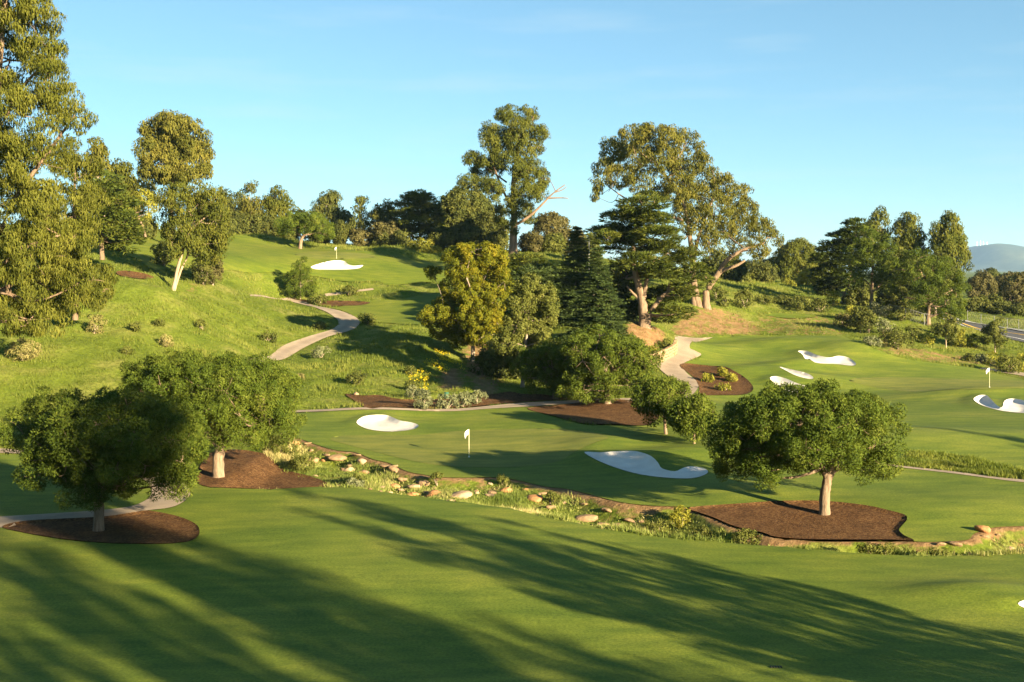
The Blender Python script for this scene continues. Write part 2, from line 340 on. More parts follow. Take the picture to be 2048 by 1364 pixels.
# ------------------------------------------------------------------ outlines read off the photograph
SAND = {
 'b1': [(713, 849), (725, 840), (745, 836), (772, 836), (784, 840), (800, 846), (824, 849), (837, 853), (831, 858), (810, 862), (779, 864), (752, 862), (728, 857)],
 'b2': [(1169, 911), (1200, 912), (1229, 910), (1262, 909), (1283, 912), (1303, 919), (1316, 930), (1324, 940), (1349, 945), (1366, 939), (1382, 936), (1407, 939), (1416, 945), (1407, 952), (1382, 958), (1337, 957), (1283, 951), (1241, 942), (1205, 931), (1182, 921)],
 'b3': [(622, 534), (643, 528), (668, 524), (688, 525), (696, 531), (708, 534), (726, 533), (719, 538), (692, 540), (655, 540), (631, 539)],
 'b4': [(1596, 706), (1614, 706), (1635, 714), (1659, 718), (1676, 715), (1697, 718), (1711, 727), (1707, 732), (1676, 729), (1647, 728), (1622, 721), (1606, 714)],
 'b5': [(1559, 738), (1581, 743), (1610, 748), (1626, 755), (1622, 759), (1597, 754), (1577, 747)],
 'b6': [(1540, 760), (1552, 757), (1573, 762), (1597, 771), (1635, 779), (1651, 785), (1653, 791), (1614, 789), (1573, 783), (1548, 770)],
 'b7': [(1947, 803), (1958, 796), (1974, 796), (1984, 805), (1995, 814), (2005, 816), (2009, 806), (2024, 802), (2048, 805), (2075, 812), (2075, 826), (2048, 827), (2007, 823), (1978, 817), (1958, 811)],
 'b8': [(2036, 1215), (2056, 1212), (2090, 1212), (2110, 1216), (2090, 1220), (2056, 1219)],
}
MULCH = {
 'a': [(5, 1057), (19, 1049), (58, 1043), (129, 1039), (206, 1035), (258, 1028), (290, 1023), (323, 1027), (361, 1036), (390, 1049), (399, 1062), (395, 1075), (377, 1084), (323, 1089), (226, 1088), (145, 1082), (81, 1073), (39, 1065)],
 'b': [(420, 908), (452, 901), (484, 901), (516, 906), (545, 911), (574, 921), (619, 931), (656, 945), (683, 962), (697, 970), (642, 974), (591, 976), (540, 978), (480, 977), (419, 975), (395, 965), (400, 935)],
 'c': [(1382, 1016), (1490, 1008), (1573, 1003), (1655, 1004), (1730, 1012), (1780, 1023), (1809, 1031), (1814, 1040), (1804, 1052), (1798, 1062), (1809, 1073), (1828, 1083), (1780, 1081), (1697, 1081), (1614, 1080), (1552, 1075), (1523, 1066), (1469, 1054), (1428, 1037), (1395, 1025)],
 'd': [(1361, 729), (1382, 728), (1432, 733), (1465, 741), (1490, 756), (1505, 772), (1504, 783), (1486, 790), (1440, 791), (1399, 790), (1399, 777), (1391, 760), (1376, 746), (1364, 737)],
 'e': [(690, 789), (711, 791), (731, 792), (759, 791), (786, 797), (820, 800), (900, 798), (974, 791), (1018, 784), (1046, 789), (1087, 790), (1150, 799), (1100, 801), (1050, 804), (984, 810), (916, 816), (848, 818), (779, 815), (728, 815), (711, 804)],
 'f': [(1055, 817), (1087, 828), (1155, 845), (1182, 849), (1240, 850), (1283, 852), (1305, 847), (1320, 830), (1300, 810), (1240, 800), (1180, 803), (1120, 811)],
 'g': [(585, 597), (620, 601), (650, 602), (690, 602), (740, 605), (722, 611), (690, 612), (650, 613), (625, 607), (600, 602)],
 'h': [(232, 545), (250, 542), (290, 548), (308, 556), (280, 558), (245, 553)],
}
FAIR = {
 'f1': [(-330, 905), (-100, 905), (0, 910), (130, 914), (260, 930), (340, 950), (395, 968), (419, 975), (540, 979), (642, 974), (704, 975), (752, 980), (800, 990), (882, 999), (950, 1008), (1018, 1016), (1073, 1030), (1121, 1040), (1200, 1056), (1283, 1070), (1366, 1079), (1448, 1085), (1573, 1094), (1697, 1106), (1821, 1112), (1966, 1112), (2048, 1107), (2250, 1095), (2700, 1120), (3400, 1300), (3300, 1700), (-1200, 1700), (-1200, 1050)],
 'f2': [(590, 832), (578, 858), (590, 874), (605, 880), (642, 893), (677, 902), (711, 905), (745, 919), (779, 927), (813, 943), (848, 950), (882, 955), (933, 956), (991, 955), (1035, 961), (1087, 973), (1138, 979), (1189, 992), (1241, 1005), (1303, 1012), (1382, 1016), (1420, 1033), (1469, 1052), (1523, 1064), (1552, 1073), (1614, 1079), (1780, 1080), (1833, 1084), (1862, 1085), (1904, 1083), (1937, 1080), (1949, 1068), (1987, 1056), (2048, 1053), (2250, 1045), (2500, 1000), (2500, 830), (2250, 795), (2048, 760), (2027, 755), (1979, 744), (1947, 736), (1882, 728), (1834, 722), (1786, 712), (1760, 702), (1734, 688), (1699, 677), (1666, 672), (1620, 671), (1527, 671), (1422, 675), (1395, 684), (1379, 693), (1386, 700), (1402, 710), (1395, 719), (1366, 727), (1370, 745), (1396, 772), (1390, 783), (1378, 800), (1350, 830), (1305, 850), (1240, 852), (1182, 851), (1150, 846), (1087, 829), (1053, 815), (984, 818), (916, 823), (848, 823), (760, 820), (677, 822), (610, 826)],
}
HILLF = {
 'f3': [(462, 472), (492, 472), (532, 485), (572, 494), (625, 498), (702, 501), (748, 504), (794, 518), (840, 523), (880, 524), (915, 540), (900, 560), (846, 565), (779, 571), (757, 563), (702, 564), (631, 553), (578, 549), (532, 545), (468, 541), (430, 540), (390, 520), (310, 541), (280, 520), (240, 500), (262, 470), (300, 463), (380, 470)],
 'f4': [(660, 616), (690, 612), (736, 604), (810, 597), (868, 587), (905, 592), (905, 640), (860, 650), (760, 645), (716, 637), (700, 628), (680, 620)],
 'tee': [(1527, 629), (1560, 627), (1608, 628), (1634, 633), (1592, 637), (1550, 634)],
}
GREEN = {
 'g1': [(660, 880), (677, 873), (750, 871), (834, 871), (882, 866), (933, 862), (1018, 859), (1121, 859), (1189, 866), (1218, 876), (1190, 886), (1160, 900), (1121, 922), (1070, 932), (984, 936), (882, 932), (813, 920), (745, 903), (694, 890)],
 'g2': [(1699, 760), (1753, 755), (1850, 756), (1947, 760), (2048, 762), (2110, 768), (2100, 778), (2048, 777), (1947, 780), (1850, 783), (1770, 778), (1721, 769)],
 'g3': [(590, 508), (640, 503), (700, 505), (750, 511), (735, 517), (670, 519), (610, 516)],
}
PATHS = {   # two edges each
 'p1': ([(-60, 1068), (0, 1057), (58, 1043), (129, 1039), (206, 1035), (290, 1023), (339, 1017), (364, 1007), (379, 993), (378, 978), (355, 958), (290, 933), (160, 915), (45, 909), (0, 907), (-80, 905)],
        [(-60, 1042), (0, 1035), (81, 1030), (187, 1023), (258, 1015), (290, 1003), (303, 990), (302, 978), (290, 962), (240, 938), (150, 912), (100, 905), (60, 902), (32, 901), (0, 898), (-80, 896)]),
 'p2': ([(560, 828), (605, 825), (677, 822), (759, 820), (848, 823), (916, 823), (984, 818), (1053, 814), (1138, 808), (1200, 806), (1280, 806), (1340, 806), (1378, 794)],
        [(560, 824), (605, 821), (677, 818), (759, 816), (848, 819), (916, 818), (984, 812), (1053, 806), (1155, 801), (1210, 798), (1280, 797), (1335, 796), (1366, 786)]),
 'p3': ([(440, 740), (471, 733), (542, 722), (588, 708), (612, 694), (656, 674), (696, 663), (714, 654), (719, 643), (708, 633), (680, 622), (637, 613), (606, 602), (572, 596), (529, 592), (500, 590)],
        [(440, 737), (468, 729), (532, 714), (563, 694), (609, 676), (656, 662), (672, 654), (677, 646), (674, 639), (656, 626), (640, 619), (612, 611), (588, 605), (557, 599), (529, 595), (500, 593)]),
 'p3b': ([(652, 593), (686, 589), (710, 585), (733, 582), (748, 580)], [(649, 588), (680, 585), (705, 582), (726, 579), (746, 577)]),
 'p4': ([(1349, 671), (1350, 690), (1351, 708), (1337, 717), (1314, 726), (1320, 739), (1341, 756), (1358, 768), (1366, 778), (1366, 788)],
        [(1426, 675), (1395, 684), (1379, 693), (1390, 702), (1402, 711), (1366, 728), (1372, 745), (1390, 760), (1397, 774), (1378, 795)]),
 'p5': ([(1690, 922), (1792, 935), (1904, 948), (1987, 959), (2048, 966), (2200, 980)], [(1690, 918), (1796, 932), (1904, 944), (1987, 955), (2048, 961), (2200, 974)]),
 'p6': ([(1960, 738), (2020, 748), (2080, 757)], [(1965, 736), (2025, 743), (2085, 751)]),
}
PS = {k: poly(v) for k, v in SAND.items()}
PM = {k: poly(v) for k, v in MULCH.items()}
PF = {k: poly(v, 3) for k, v in FAIR.items()}
PH = {k: poly(v) for k, v in HILLF.items()}
PG = {k: poly(v) for k, v in GREEN.items()}
PE = {}
for k, (a, b) in PATHS.items():
    PE[k] = (closed_smooth(cast(a), 4, False), closed_smooth(cast(b), 4, False))
PP = {k: np.r_[a, b[::-1]] for k, (a, b) in PE.items()}
ROADN = cast([(1880, 637), (1921, 651), (1963, 664), (2011, 677), (2048, 685), (2150, 712), (2300, 760)])
ROADF = cast([(1890, 634), (1931, 644), (1979, 652), (2020, 659), (2048, 664), (2150, 685), (2300, 720)])
ROAD = np.r_[ROADN, ROADF[::-1]]
STRIP = poly([(1810, 908), (1829, 905), (1904, 909), (1987, 926), (2048, 940), (2200, 960), (2200, 973), (2048, 960), (1987, 954), (1904, 943), (1800, 931)], 2)
_f1e = cast(FAIR['f1'][7:28]); _f2e = cast(FAIR['f2'][2:35])
DITCH = np.r_[_f1e, _f2e[::-1]]
F2NEAR = closed_smooth(_f2e, 2, False)
DIRT = [(poly(p, 2), v) for p, v in (
  ([(1240, 650), (1300, 640), (1345, 690), (1295, 705), (1250, 690)], .75), ([(1340, 668), (1345, 635), (1400, 612), (1470, 622), (1530, 655), (1520, 670), (1420, 673)], .62),
  ([(1460, 660), (1530, 622), (1640, 628), (1690, 650), (1690, 672), (1560, 671)], .42), ([(1660, 640), (1720, 650), (1760, 700), (1830, 720), (1900, 727), (1960, 730), (2048, 756), (2048, 745), (1960, 715), (1880, 705), (1800, 690)], .5),
  ([(868, 745), (925, 735), (940, 770), (925, 785), (880, 782)], .85), ([(920, 680), (1000, 690), (1010, 790), (940, 790)], .7), ([(1000, 520), (1060, 520), (1040, 500), (980, 500)], .6),
  ([(330, 590), (420, 575), (380, 560)], .45))]

NOISE_ON = True
def z_ground(x, y):
    x = np.asarray(x, float); y = np.asarray(y, float); sh = x.shape; x = x.ravel(); y = y.ravel()
    z = z_mound(x, y)
    near = (y > 20) & (y < 330)
    xn, yn = x[near], y[near]; zn = z[near]
    mown = np.zeros(len(xn), bool); ed = np.full(len(xn), 1e3)
    for P in ALLP:
        mown |= inside(xn, yn, P); ed = np.minimum(ed, edge_dist(xn, yn, P, True, 3))
    w = np.where(mown, 0, smooth(ed/2.0))
    pts = np.c_[xn, yn]
    zn = zn+w*((fbm(pts*.16, 4, 3)-.5)*1.3+(fbm(pts*.9, 3, 9)-.5)*.35)
    for P in PS.values():
        i = inside(xn, yn, P); e = edge_dist(xn, yn, P); zn = zn-np.where(i, .09*smooth(e/.25)+.24*smooth(e/2.6), 0)
        bk = smooth((yn-P[:, 1].mean())/(np.ptp(P[:, 1])*.5)*.6+.5); zn = zn+bk*np.where(~i, .22*np.exp(-(e/1.1)**2), .22*np.exp(-(e/.22)**2))
    for P in PM.values():
        i = inside(xn, yn, P); e = edge_dist(xn, yn, P); zn = zn-np.where(i, .11*smooth(e/.22), 0)
    i = inside(xn, yn, DITCH); e = edge_dist(xn, yn, DITCH); ef = edge_dist(xn, yn, F2NEAR, False, 8); zn = zn-np.where(i, .8*smooth(ef/.9)*smooth((e+.3)/2.4), 0)
    z[near] = zn
    return z.reshape(sh)
ALLP = list(PS.values())+list(PM.values())+list(PF.values())+list(PH.values())+list(PP.values())+[ROAD]
def hit(px, py):
    (x, y), = cast([(px, py)]); return A(x, y, float(z_ground(A(x), A(y))[0]))

# ------------------------------------------------------------------ ground sheet
ys = np.r_[np.linspace(-95, 24, 30), np.geomspace(26, 262, 410), np.geomspace(266, 14500, 76)]
s_in = np.linspace(-1, 1, 340); s_out = np.geomspace(.012, 1, 36)
rows = []
for y in ys:
    wi = .52*max(y, 16)+8; wo = 260+1.15*max(y, 0)
    rows.append(np.r_[-(wi+(wo-wi)*s_out[::-1]), s_in*wi, wi+(wo-wi)*s_out])
X = np.array(rows); Y = np.repeat(ys[:, None], X.shape[1], 1); Z = z_ground(X, Y)
low = np.zeros(X.shape)
for P in list(PF.values())+list(PH.values())+list(PS.values())+list(PM.values())+list(PP.values()):
    low = np.maximum(low, np.where(inside(X, Y, P), .02+.3*smooth((edge_dist(X, Y, P)-.25)/.6), 0))
low[inside(X, Y, STRIP)] = 0
Z = Z-low
nr, nc = X.shape; idx = np.arange(nr*nc).reshape(nr, nc)
Fq = np.stack([idx[:-1, :-1], idx[:-1, 1:], idx[1:, 1:], idx[1:, :-1]], -1).reshape(-1, 4)
def dirt_at(x, y):
    d = np.zeros(x.shape)
    for P, v in DIRT:
        i = inside(x, y, P); e = edge_dist(x, y, P); d = np.maximum(d, np.where(i, v*smooth(.35+e/3), v*.35*np.exp(-(e/1.5)**2)))
    e = edge_dist(x, y, F2NEAR, False); d = np.maximum(d, .9*np.exp(-(e/(.35+1.7*fbm(np.c_[x, y]*.3, 3, 81)**2))**2)); 
    d = np.maximum(d, np.where(inside(x, y, DITCH), .32, 0))
    return d
xf, yf = X.ravel(), Y.ravel(); dirt = np.zeros(len(xf)); nm = (yf > 25) & (yf < 300); dirt[nm] = dirt_at(xf[nm], yf[nm])
ground = tag(obj('ground', make_mesh('ground', np.c_[xf, yf, Z.ravel()], Fq, True, {'dirt': dirt}), M['ground']), 'rough grass hillside and valley floor of the golf course', kind='structure')

def sheet(name, P, off, mat, label, step=None, attrs=None, kind='structure', holes=()):
    """surface draped on the ground inside outline P"""
    ym = P[:, 1].mean(); step = step or float(np.clip(ym*.0042, .25, .9))
    # resample the outline
    out = []
    for a, b in zip(P, np.roll(P, -1, 0)):
        k = max(1, int(math.ceil(np.linalg.norm(b-a)/(step*1.2))))
        for t in range(k): out.append(a+(b-a)*t/k)
    E = np.array(out); lo, hi = P.min(0), P.max(0)
    r = np.random.default_rng(len(P))
    gx_, gy_ = np.meshgrid(np.arange(lo[0], hi[0], step), np.arange(lo[1], hi[1], step)); q = np.c_[gx_.ravel(), gy_.ravel()]
    q += r.uniform(-.2, .2, q.shape)*step
    q = q[inside(q[:, 0], q[:, 1], P)]
    if len(q): q = q[edge_dist(q[:, 0], q[:, 1], E) > step*.45]
    ne = len(E); eds = [(i, (i+1) % ne) for i in range(ne)]; parts = [E]; c0 = ne
    for H in holes:
        if not (inside(H[:, 0], H[:, 1], P).any()): continue
        if len(q): q = q[edge_dist(q[:, 0], q[:, 1], H) > step*.4]
        parts.append(H); eds += [(c0+i, c0+(i+1) % len(H)) for i in range(len(H))]; c0 += len(H)
    pts = np.r_[tuple(parts)+(q,)]
    vs_, _, fs, _, _, _ = delaunay_2d_cdt([Vector(p) for p in pts], eds, [], 0, 1e-5)
    V = np.array([(v.x, v.y) for v in vs_]); F = np.array([f for f in fs if len(f) == 3])
    cen = V[F].mean(1); keep = inside(cen[:, 0], cen[:, 1], P)
    for H in holes: keep &= ~inside(cen[:, 0], cen[:, 1], H)
    F = F[keep]; used, inv = np.unique(F, return_inverse=True); V = V[used]; F = inv.reshape(F.shape)
    z = z_ground(V[:, 0], V[:, 1])+off
    a = V[F[:, 1]]-V[F[:, 0]]; b = V[F[:, 2]]-V[F[:, 0]]; flip = (a[:, 0]*b[:, 1]-a[:, 1]*b[:, 0]) < 0; F[flip] = F[flip][:, ::-1]
    at = {k: f(V[:, 0], V[:, 1]) for k, f in (attrs or {}).items()}
    return tag(obj(name, make_mesh(name, np.c_[V, z], F, True, at), mat), label, kind=kind)
FL = {'f1': 'wide mown fairway crossed by long tree shadows in the foreground', 'f2': 'mown lawn around the near greens beyond the rocky swale'}
HOLES = list(PS.values())+list(PM.values())+list(PP.values())+list(PG.values())+[STRIP]
for k, P in PF.items(): sheet('fairway', P, .03, M['fairway'], FL[k], .42, holes=HOLES)
HLb = {'f3': 'mown fairway high on the hill before the tree line', 'f4': 'small shaded mown apron beside the hillside path', 'tee': 'small mown tee on the bare earth bank'}
for k, P in PH.items(): sheet('fairway' if k != 'tee' else 'tee', P, .05, M['hillfair'], HLb[k], holes=HOLES)
GL = {'g1': 'putting green around the nearest flag', 'g2': 'putting green around the right hand flag', 'g3': 'putting green around the flag on the hill'}
for k, P in PG.items(): sheet('putting_green', P, .045, M['green'], GL[k])
PL = {'p1': 'pale cart path looping behind the shaded pine', 'p2': 'thin cart path along the foot of the grassy hill', 'p3': 'winding cart path climbing the grassy hill', 'p3b': 'short far piece of path behind the conical bush',
      'p4': 'pale cart path curving past the stone wall', 'p5': 'cart path crossing behind the right hand pine', 'p6': 'far end of the path at the right edge'}
for k, P in PP.items():
    a, b = PE[k]; mid = (a+b)/2
    def track(x, y, m=mid, wdt=float(np.linalg.norm(a-b, axis=1).mean())):
        e = edge_dist(x, y, m, False)/wdt; return np.exp(-((e-.02)/.2)**2)*.75
    sheet('cart_path', P, .06, M['path'], PL[k], .4, {'track': track})
ML = {'a': 'dark mulch bed under the shaded left pine', 'b': 'brown mulch bed behind the left pines', 'c': 'brown mulch bed around the lone right pine', 'd': 'mulch bed with young plants inside the path bend',
      'e': 'mulch strip with sage bushes above the thin path', 'f': 'mulch slope under the central pines', 'g': 'mulch bed below the conical bush', 'h': 'small dark mulch bed on the left slope'}
for k, P in PM.items(): sheet('mulch_bed', P, .065, M['mulch'], ML[k])
SL = {'b1': 'kidney shaped white bunker behind the nearest green', 'b2': 'white bunker half in shadow right of the nearest flag', 'b3': 'white bunker below the flag on the hill', 'b4': 'white bunker high on the right lawn',
      'b5': 'thin sliver of white bunker on the right lawn', 'b6': 'white bunker partly hidden by the lone pine', 'b7': 'white bunker at the right edge below the flag', 'b8': 'corner of a bunker at the lower right edge'}
for k, P in PS.items(): sheet('sand_bunker', P, .055, M['sand'], SL[k], .3)
sheet('road', ROAD, .08, M['asphalt'], 'dark asphalt road at the right edge', 1.0)
def stripe(name, Pl, w, off, mat, label):
    n_ = np.gradient(Pl, axis=0); n_ = np.c_[-n_[:, 1], n_[:, 0]]; n_ /= np.linalg.norm(n_, axis=1)[:, None]
    return sheet(name, np.r_[Pl+n_*w, (Pl-n_*w)[::-1]], off, mat, label, .6)
rl = lambda t: closed_smooth(ROADN*(1-t)+ROADF*t, 4, False)
stripe('road_marking', rl(.52), .12, .10, M['yellow'], 'yellow centre line on the road'); stripe('road_marking', rl(.47), .12, .10, M['yellow'], 'second yellow centre line on the road')
stripe('road_marking', rl(.12), .1, .10, M['white'], 'white edge line on the near side of the road')
stripe('sidewalk', rl(1.04), 1.0, .2, M['sidewalk'], 'pale sidewalk on the far side of the road')

# mountain on the horizon
def mountain():
    D0 = 11000.; xs = np.linspace(2500, 9000, 200); yy = np.linspace(D0-1500, D0+1500, 80); XX, YY = np.meshgrid(xs, yy)
    pk = ((1965-CX)/FPX*D0); u = (XX-pk)/D0*FPX
    prof = np.where(u < 0, 1.0*np.exp(-(u/62)**2), np.exp(-(u/150)**2)+.2*np.exp(-((u-330)/200)**2)+.27*(1-np.exp(-(u/150)**2)))
    prof = prof*275; cr = np.exp(-((YY-D0)/900)**2); p = np.c_[XX.ravel()/700, YY.ravel()/700]
    rid = 1-np.abs(fbm(p*1.2, 5, 4)*2-1).reshape(XX.shape)
    ZZ = prof*cr*(.80+.2*rid)+14*cr*(rid-.8)+1.0; ZZ = np.where(cr < .02, -5, ZZ)
    n1, n2 = XX.shape; id_ = np.arange(n1*n2).reshape(n1, n2)
    F_ = np.stack([id_[:-1, :-1], id_[:-1, 1:], id_[1:, 1:], id_[1:, :-1]], -1).reshape(-1, 4)
    return tag(obj('mountain', make_mesh('mountain', np.c_[XX.ravel(), YY.ravel(), ZZ.ravel()], F_, True), M['hill']), 'hazy blue mountain on the right horizon', kind='structure')
mountain()
#==TREES==
# ------------------------------------------------------------------ plants
def unit(v): return v/np.maximum(np.linalg.norm(v, axis=-1, keepdims=True), 1e-9)
def tube(pts, rad, sides=9, wob=.08, r=None):
    pts = np.asarray(pts, float); rad = np.asarray(rad, float); n = len(pts)
    t = unit(np.gradient(pts, axis=0)); ref = np.where(np.abs(t[:, 2:3]) > .9, A(1, 0, 0), A(0, 0, 1)); u = unit(np.cross(t, ref)); v = np.cross(t, u)
    a = np.arange(sides)/sides*2*math.pi
    rr = rad[:, None]*(1+(wob*(r.standard_normal((n, sides))) if r is not None else 0))
    V = pts[:, None]+rr[..., None]*(np.cos(a)[None, :, None]*u[:, None]+np.sin(a)[None, :, None]*v[:, None])
    V = V.reshape(-1, 3); F = []
    for i in range(n-1):
        for k in range(sides): F.append((i*sides+k, i*sides+(k+1) % sides, (i+1)*sides+(k+1) % sides, (i+1)*sides+k))
    top = len(V); V = np.r_[V, pts[-1:]]
    for k in range(sides): F.append(((n-1)*sides+k, (n-1)*sides+(k+1) % sides, top, top))
    return V, F
def join_tubes(tubes):
    Vs, T = [], []; o = 0
    for V, F in tubes:
        F = np.array(F); q = F[F[:, 2] != F[:, 3]]; c = F[F[:, 2] == F[:, 3]][:, :3]
        T += [q[:, [0, 1, 2]]+o, q[:, [0, 2, 3]]+o, c+o]; Vs.append(V); o += len(V)
    return np.concatenate(Vs), np.concatenate(T)
def curve(pts, r, n=4, jit=.0):
    p = closed_smooth(pts, n, False)
    if jit: p[1:-1] += r.standard_normal(p[1:-1].shape)*jit
    return p

# leaf styles: n clumps per m2 of lobe surface, leaves per clump, clump radius, leaf length/width, behaviour
STY = {
 'pine': dict(cl=1.55, k=170, cr=.44, L=.15, W=.062, mode='puff', inner=.36),
 'pine_mid': dict(cl=.85, k=135, cr=.54, L=.19, W=.095, mode='puff', inner=.3),
 'broad': dict(cl=.75, k=85, cr=.62, L=.26, W=.16, mode='broad', inner=.25),
 'broad_far': dict(cl=.36, k=70, cr=1.0, L=.42, W=.27, mode='broad', inner=.25),
 'euc': dict(cl=.62, k=48, cr=.78, L=.36, W=.17, mode='hang', inner=.35),
 'euc_far': dict(cl=.30, k=70, cr=1.25, L=.55, W=.26, mode='hang', inner=.3),
 'euc_near': dict(cl=.62, k=105, cr=.75, L=.36, W=.10, mode='hang', inner=.35),
 'cyp': dict(cl=.6, k=85, cr=1.1, L=.46, W=.16, mode='plate', inner=.3),
 'cyp_far': dict(cl=.5, k=60, cr=1.15, L=.56, W=.24, mode='plate', inner=.25),
 'shrub': dict(cl=4, k=30, cr=.28, L=.14, W=.09, mode='broad', inner=.4),
}
def leaves(C, O, st, r, tint0, sc=1.0):
    """triangles for clumps at C with outward directions O"""
    k = st['k']; n = len(C)*k; m = st['mode']
    c = np.repeat(C, k, 0); o = np.repeat(O, k, 0); ct = np.repeat(tint0, k)
    g = r.standard_normal((n, 3)); cr = st['cr']*sc
    L = st['L']*sc*r.uniform(.65, 1.25, n)[:, None]; W = st['W']*sc*r.uniform(.7, 1.3, n)[:, None]
    rad = unit(g+o*.35)                                   # direction from the clump's middle
    rnd = r.standard_normal((n, 3)); u1 = r.uniform(.35, 1.0, n)[:, None]**.6
    if m == 'puff':
        rad = unit(g+o*.45+A(0, 0, .2)); p = c+rad*cr*r.uniform(.68, 1.05, n)[:, None]*A(1, 1, .92); nr_ = unit(rad*1.5+rnd*.4); ax = unit(np.cross(nr_, r.standard_normal((n, 3)))+rad*r.choice([.15, 2.0], n, p=[.68, .32])[:, None])
        sd = unit(np.cross(ax, nr_)); a, b, d = p-sd*W*.5, p+sd*W*.5, p+ax*L
    elif m == 'hang':
        p = c+rad*cr*u1*A(1, 1, .8); nr_ = unit(rad*.8+o*.3+rnd*.5); ax = unit(rnd*.35+rad*.3+A(0, 0, -.8)); ax = unit(ax-nr_*(ax*nr_).sum(1)[:, None]*.7); sd = unit(np.cross(ax, nr_))
        a, b, d = p-sd*W*.5, p+sd*W*.5, p+ax*L
    elif m == 'plate':
        oh = unit(o*A(1, 1, .25)+A(0, 0, .12)); p = c+rad*cr*u1*A(1, 1, .30)+oh*cr*.2
        nr_ = unit(A(0, 0, .55)+rad*.5+rnd*.4); ax = unit(oh*.7+rad*A(.8, .8, .2)+rnd*A(.35, .35, .2)+A(0, 0, .12)); sd = unit(np.cross(ax, nr_))
        a, b, d = p-sd*W*.5, p+sd*W*.5, p+ax*L
    else:
        p = c+rad*cr*u1; nr_ = unit(rad*.85+o*.25+rnd*.5); ax = unit(np.cross(nr_, r.standard_normal((n, 3)))); sd = np.cross(nr_, ax)
        a, b, d = p-sd*W*.6-ax*L*.3, p+sd*W*.6-ax*L*.3, p+ax*L*.7
    V = np.stack([a, b, d], 1).reshape(-1, 3); F = np.arange(n*3).reshape(-1, 3)
    t = np.clip(ct+r.normal(0, .13, n), 0, 1)
    return V, F, np.repeat(t, 3)
def lobe_clumps(lobes, st, r, dens=1.0, gap=.0, sc=1.0, gs=.55, under=.25):
    C, O = [], []
    lob = np.asarray(lobes, float)
    for i, (x, y, z, rx, ry, rz) in enumerate(lob):
        R = A(rx, ry, rz); area = 4*math.pi*((rx*ry)**1.6/3+(rx*rz)**1.6/3+(ry*rz)**1.6/3)**(1/1.6)
        n = max(6, int(area*st['cl']*dens/sc**2)); u = unit(r.standard_normal((n, 3)))
        drop = (u[:, 2] < -.35) & (r.random(n) < under); u = u[~drop]; n = len(u)
        inn = r.random(n) < st['inner']; rr = np.where(inn, r.uniform(.45, .85, n), r.uniform(.82, 1.07, n))
        rr = rr*(.78+.42*vnoise(u*2.3+i*7.7, 11)); p = A(x, y, z)+u*rr[:, None]*R; o = unit(u/R)
        kp = np.ones(n, bool)
        for j, q in enumerate(lob):
            if j != i: kp &= (((p-q[:3])/q[3:])**2).sum(1) > .5
        if gap > 0: kp &= (.55*vnoise(p*gs*2.2/sc, i % 3+5)+.45*vnoise(p*gs*.9/sc, i % 3+8)) > gap*r.uniform(.85, 1.15, n)
        C.append(p[kp]); O.append(o[kp])
    C = np.concatenate(C); O = np.concatenate(O)
    return C, O
NT = [0]
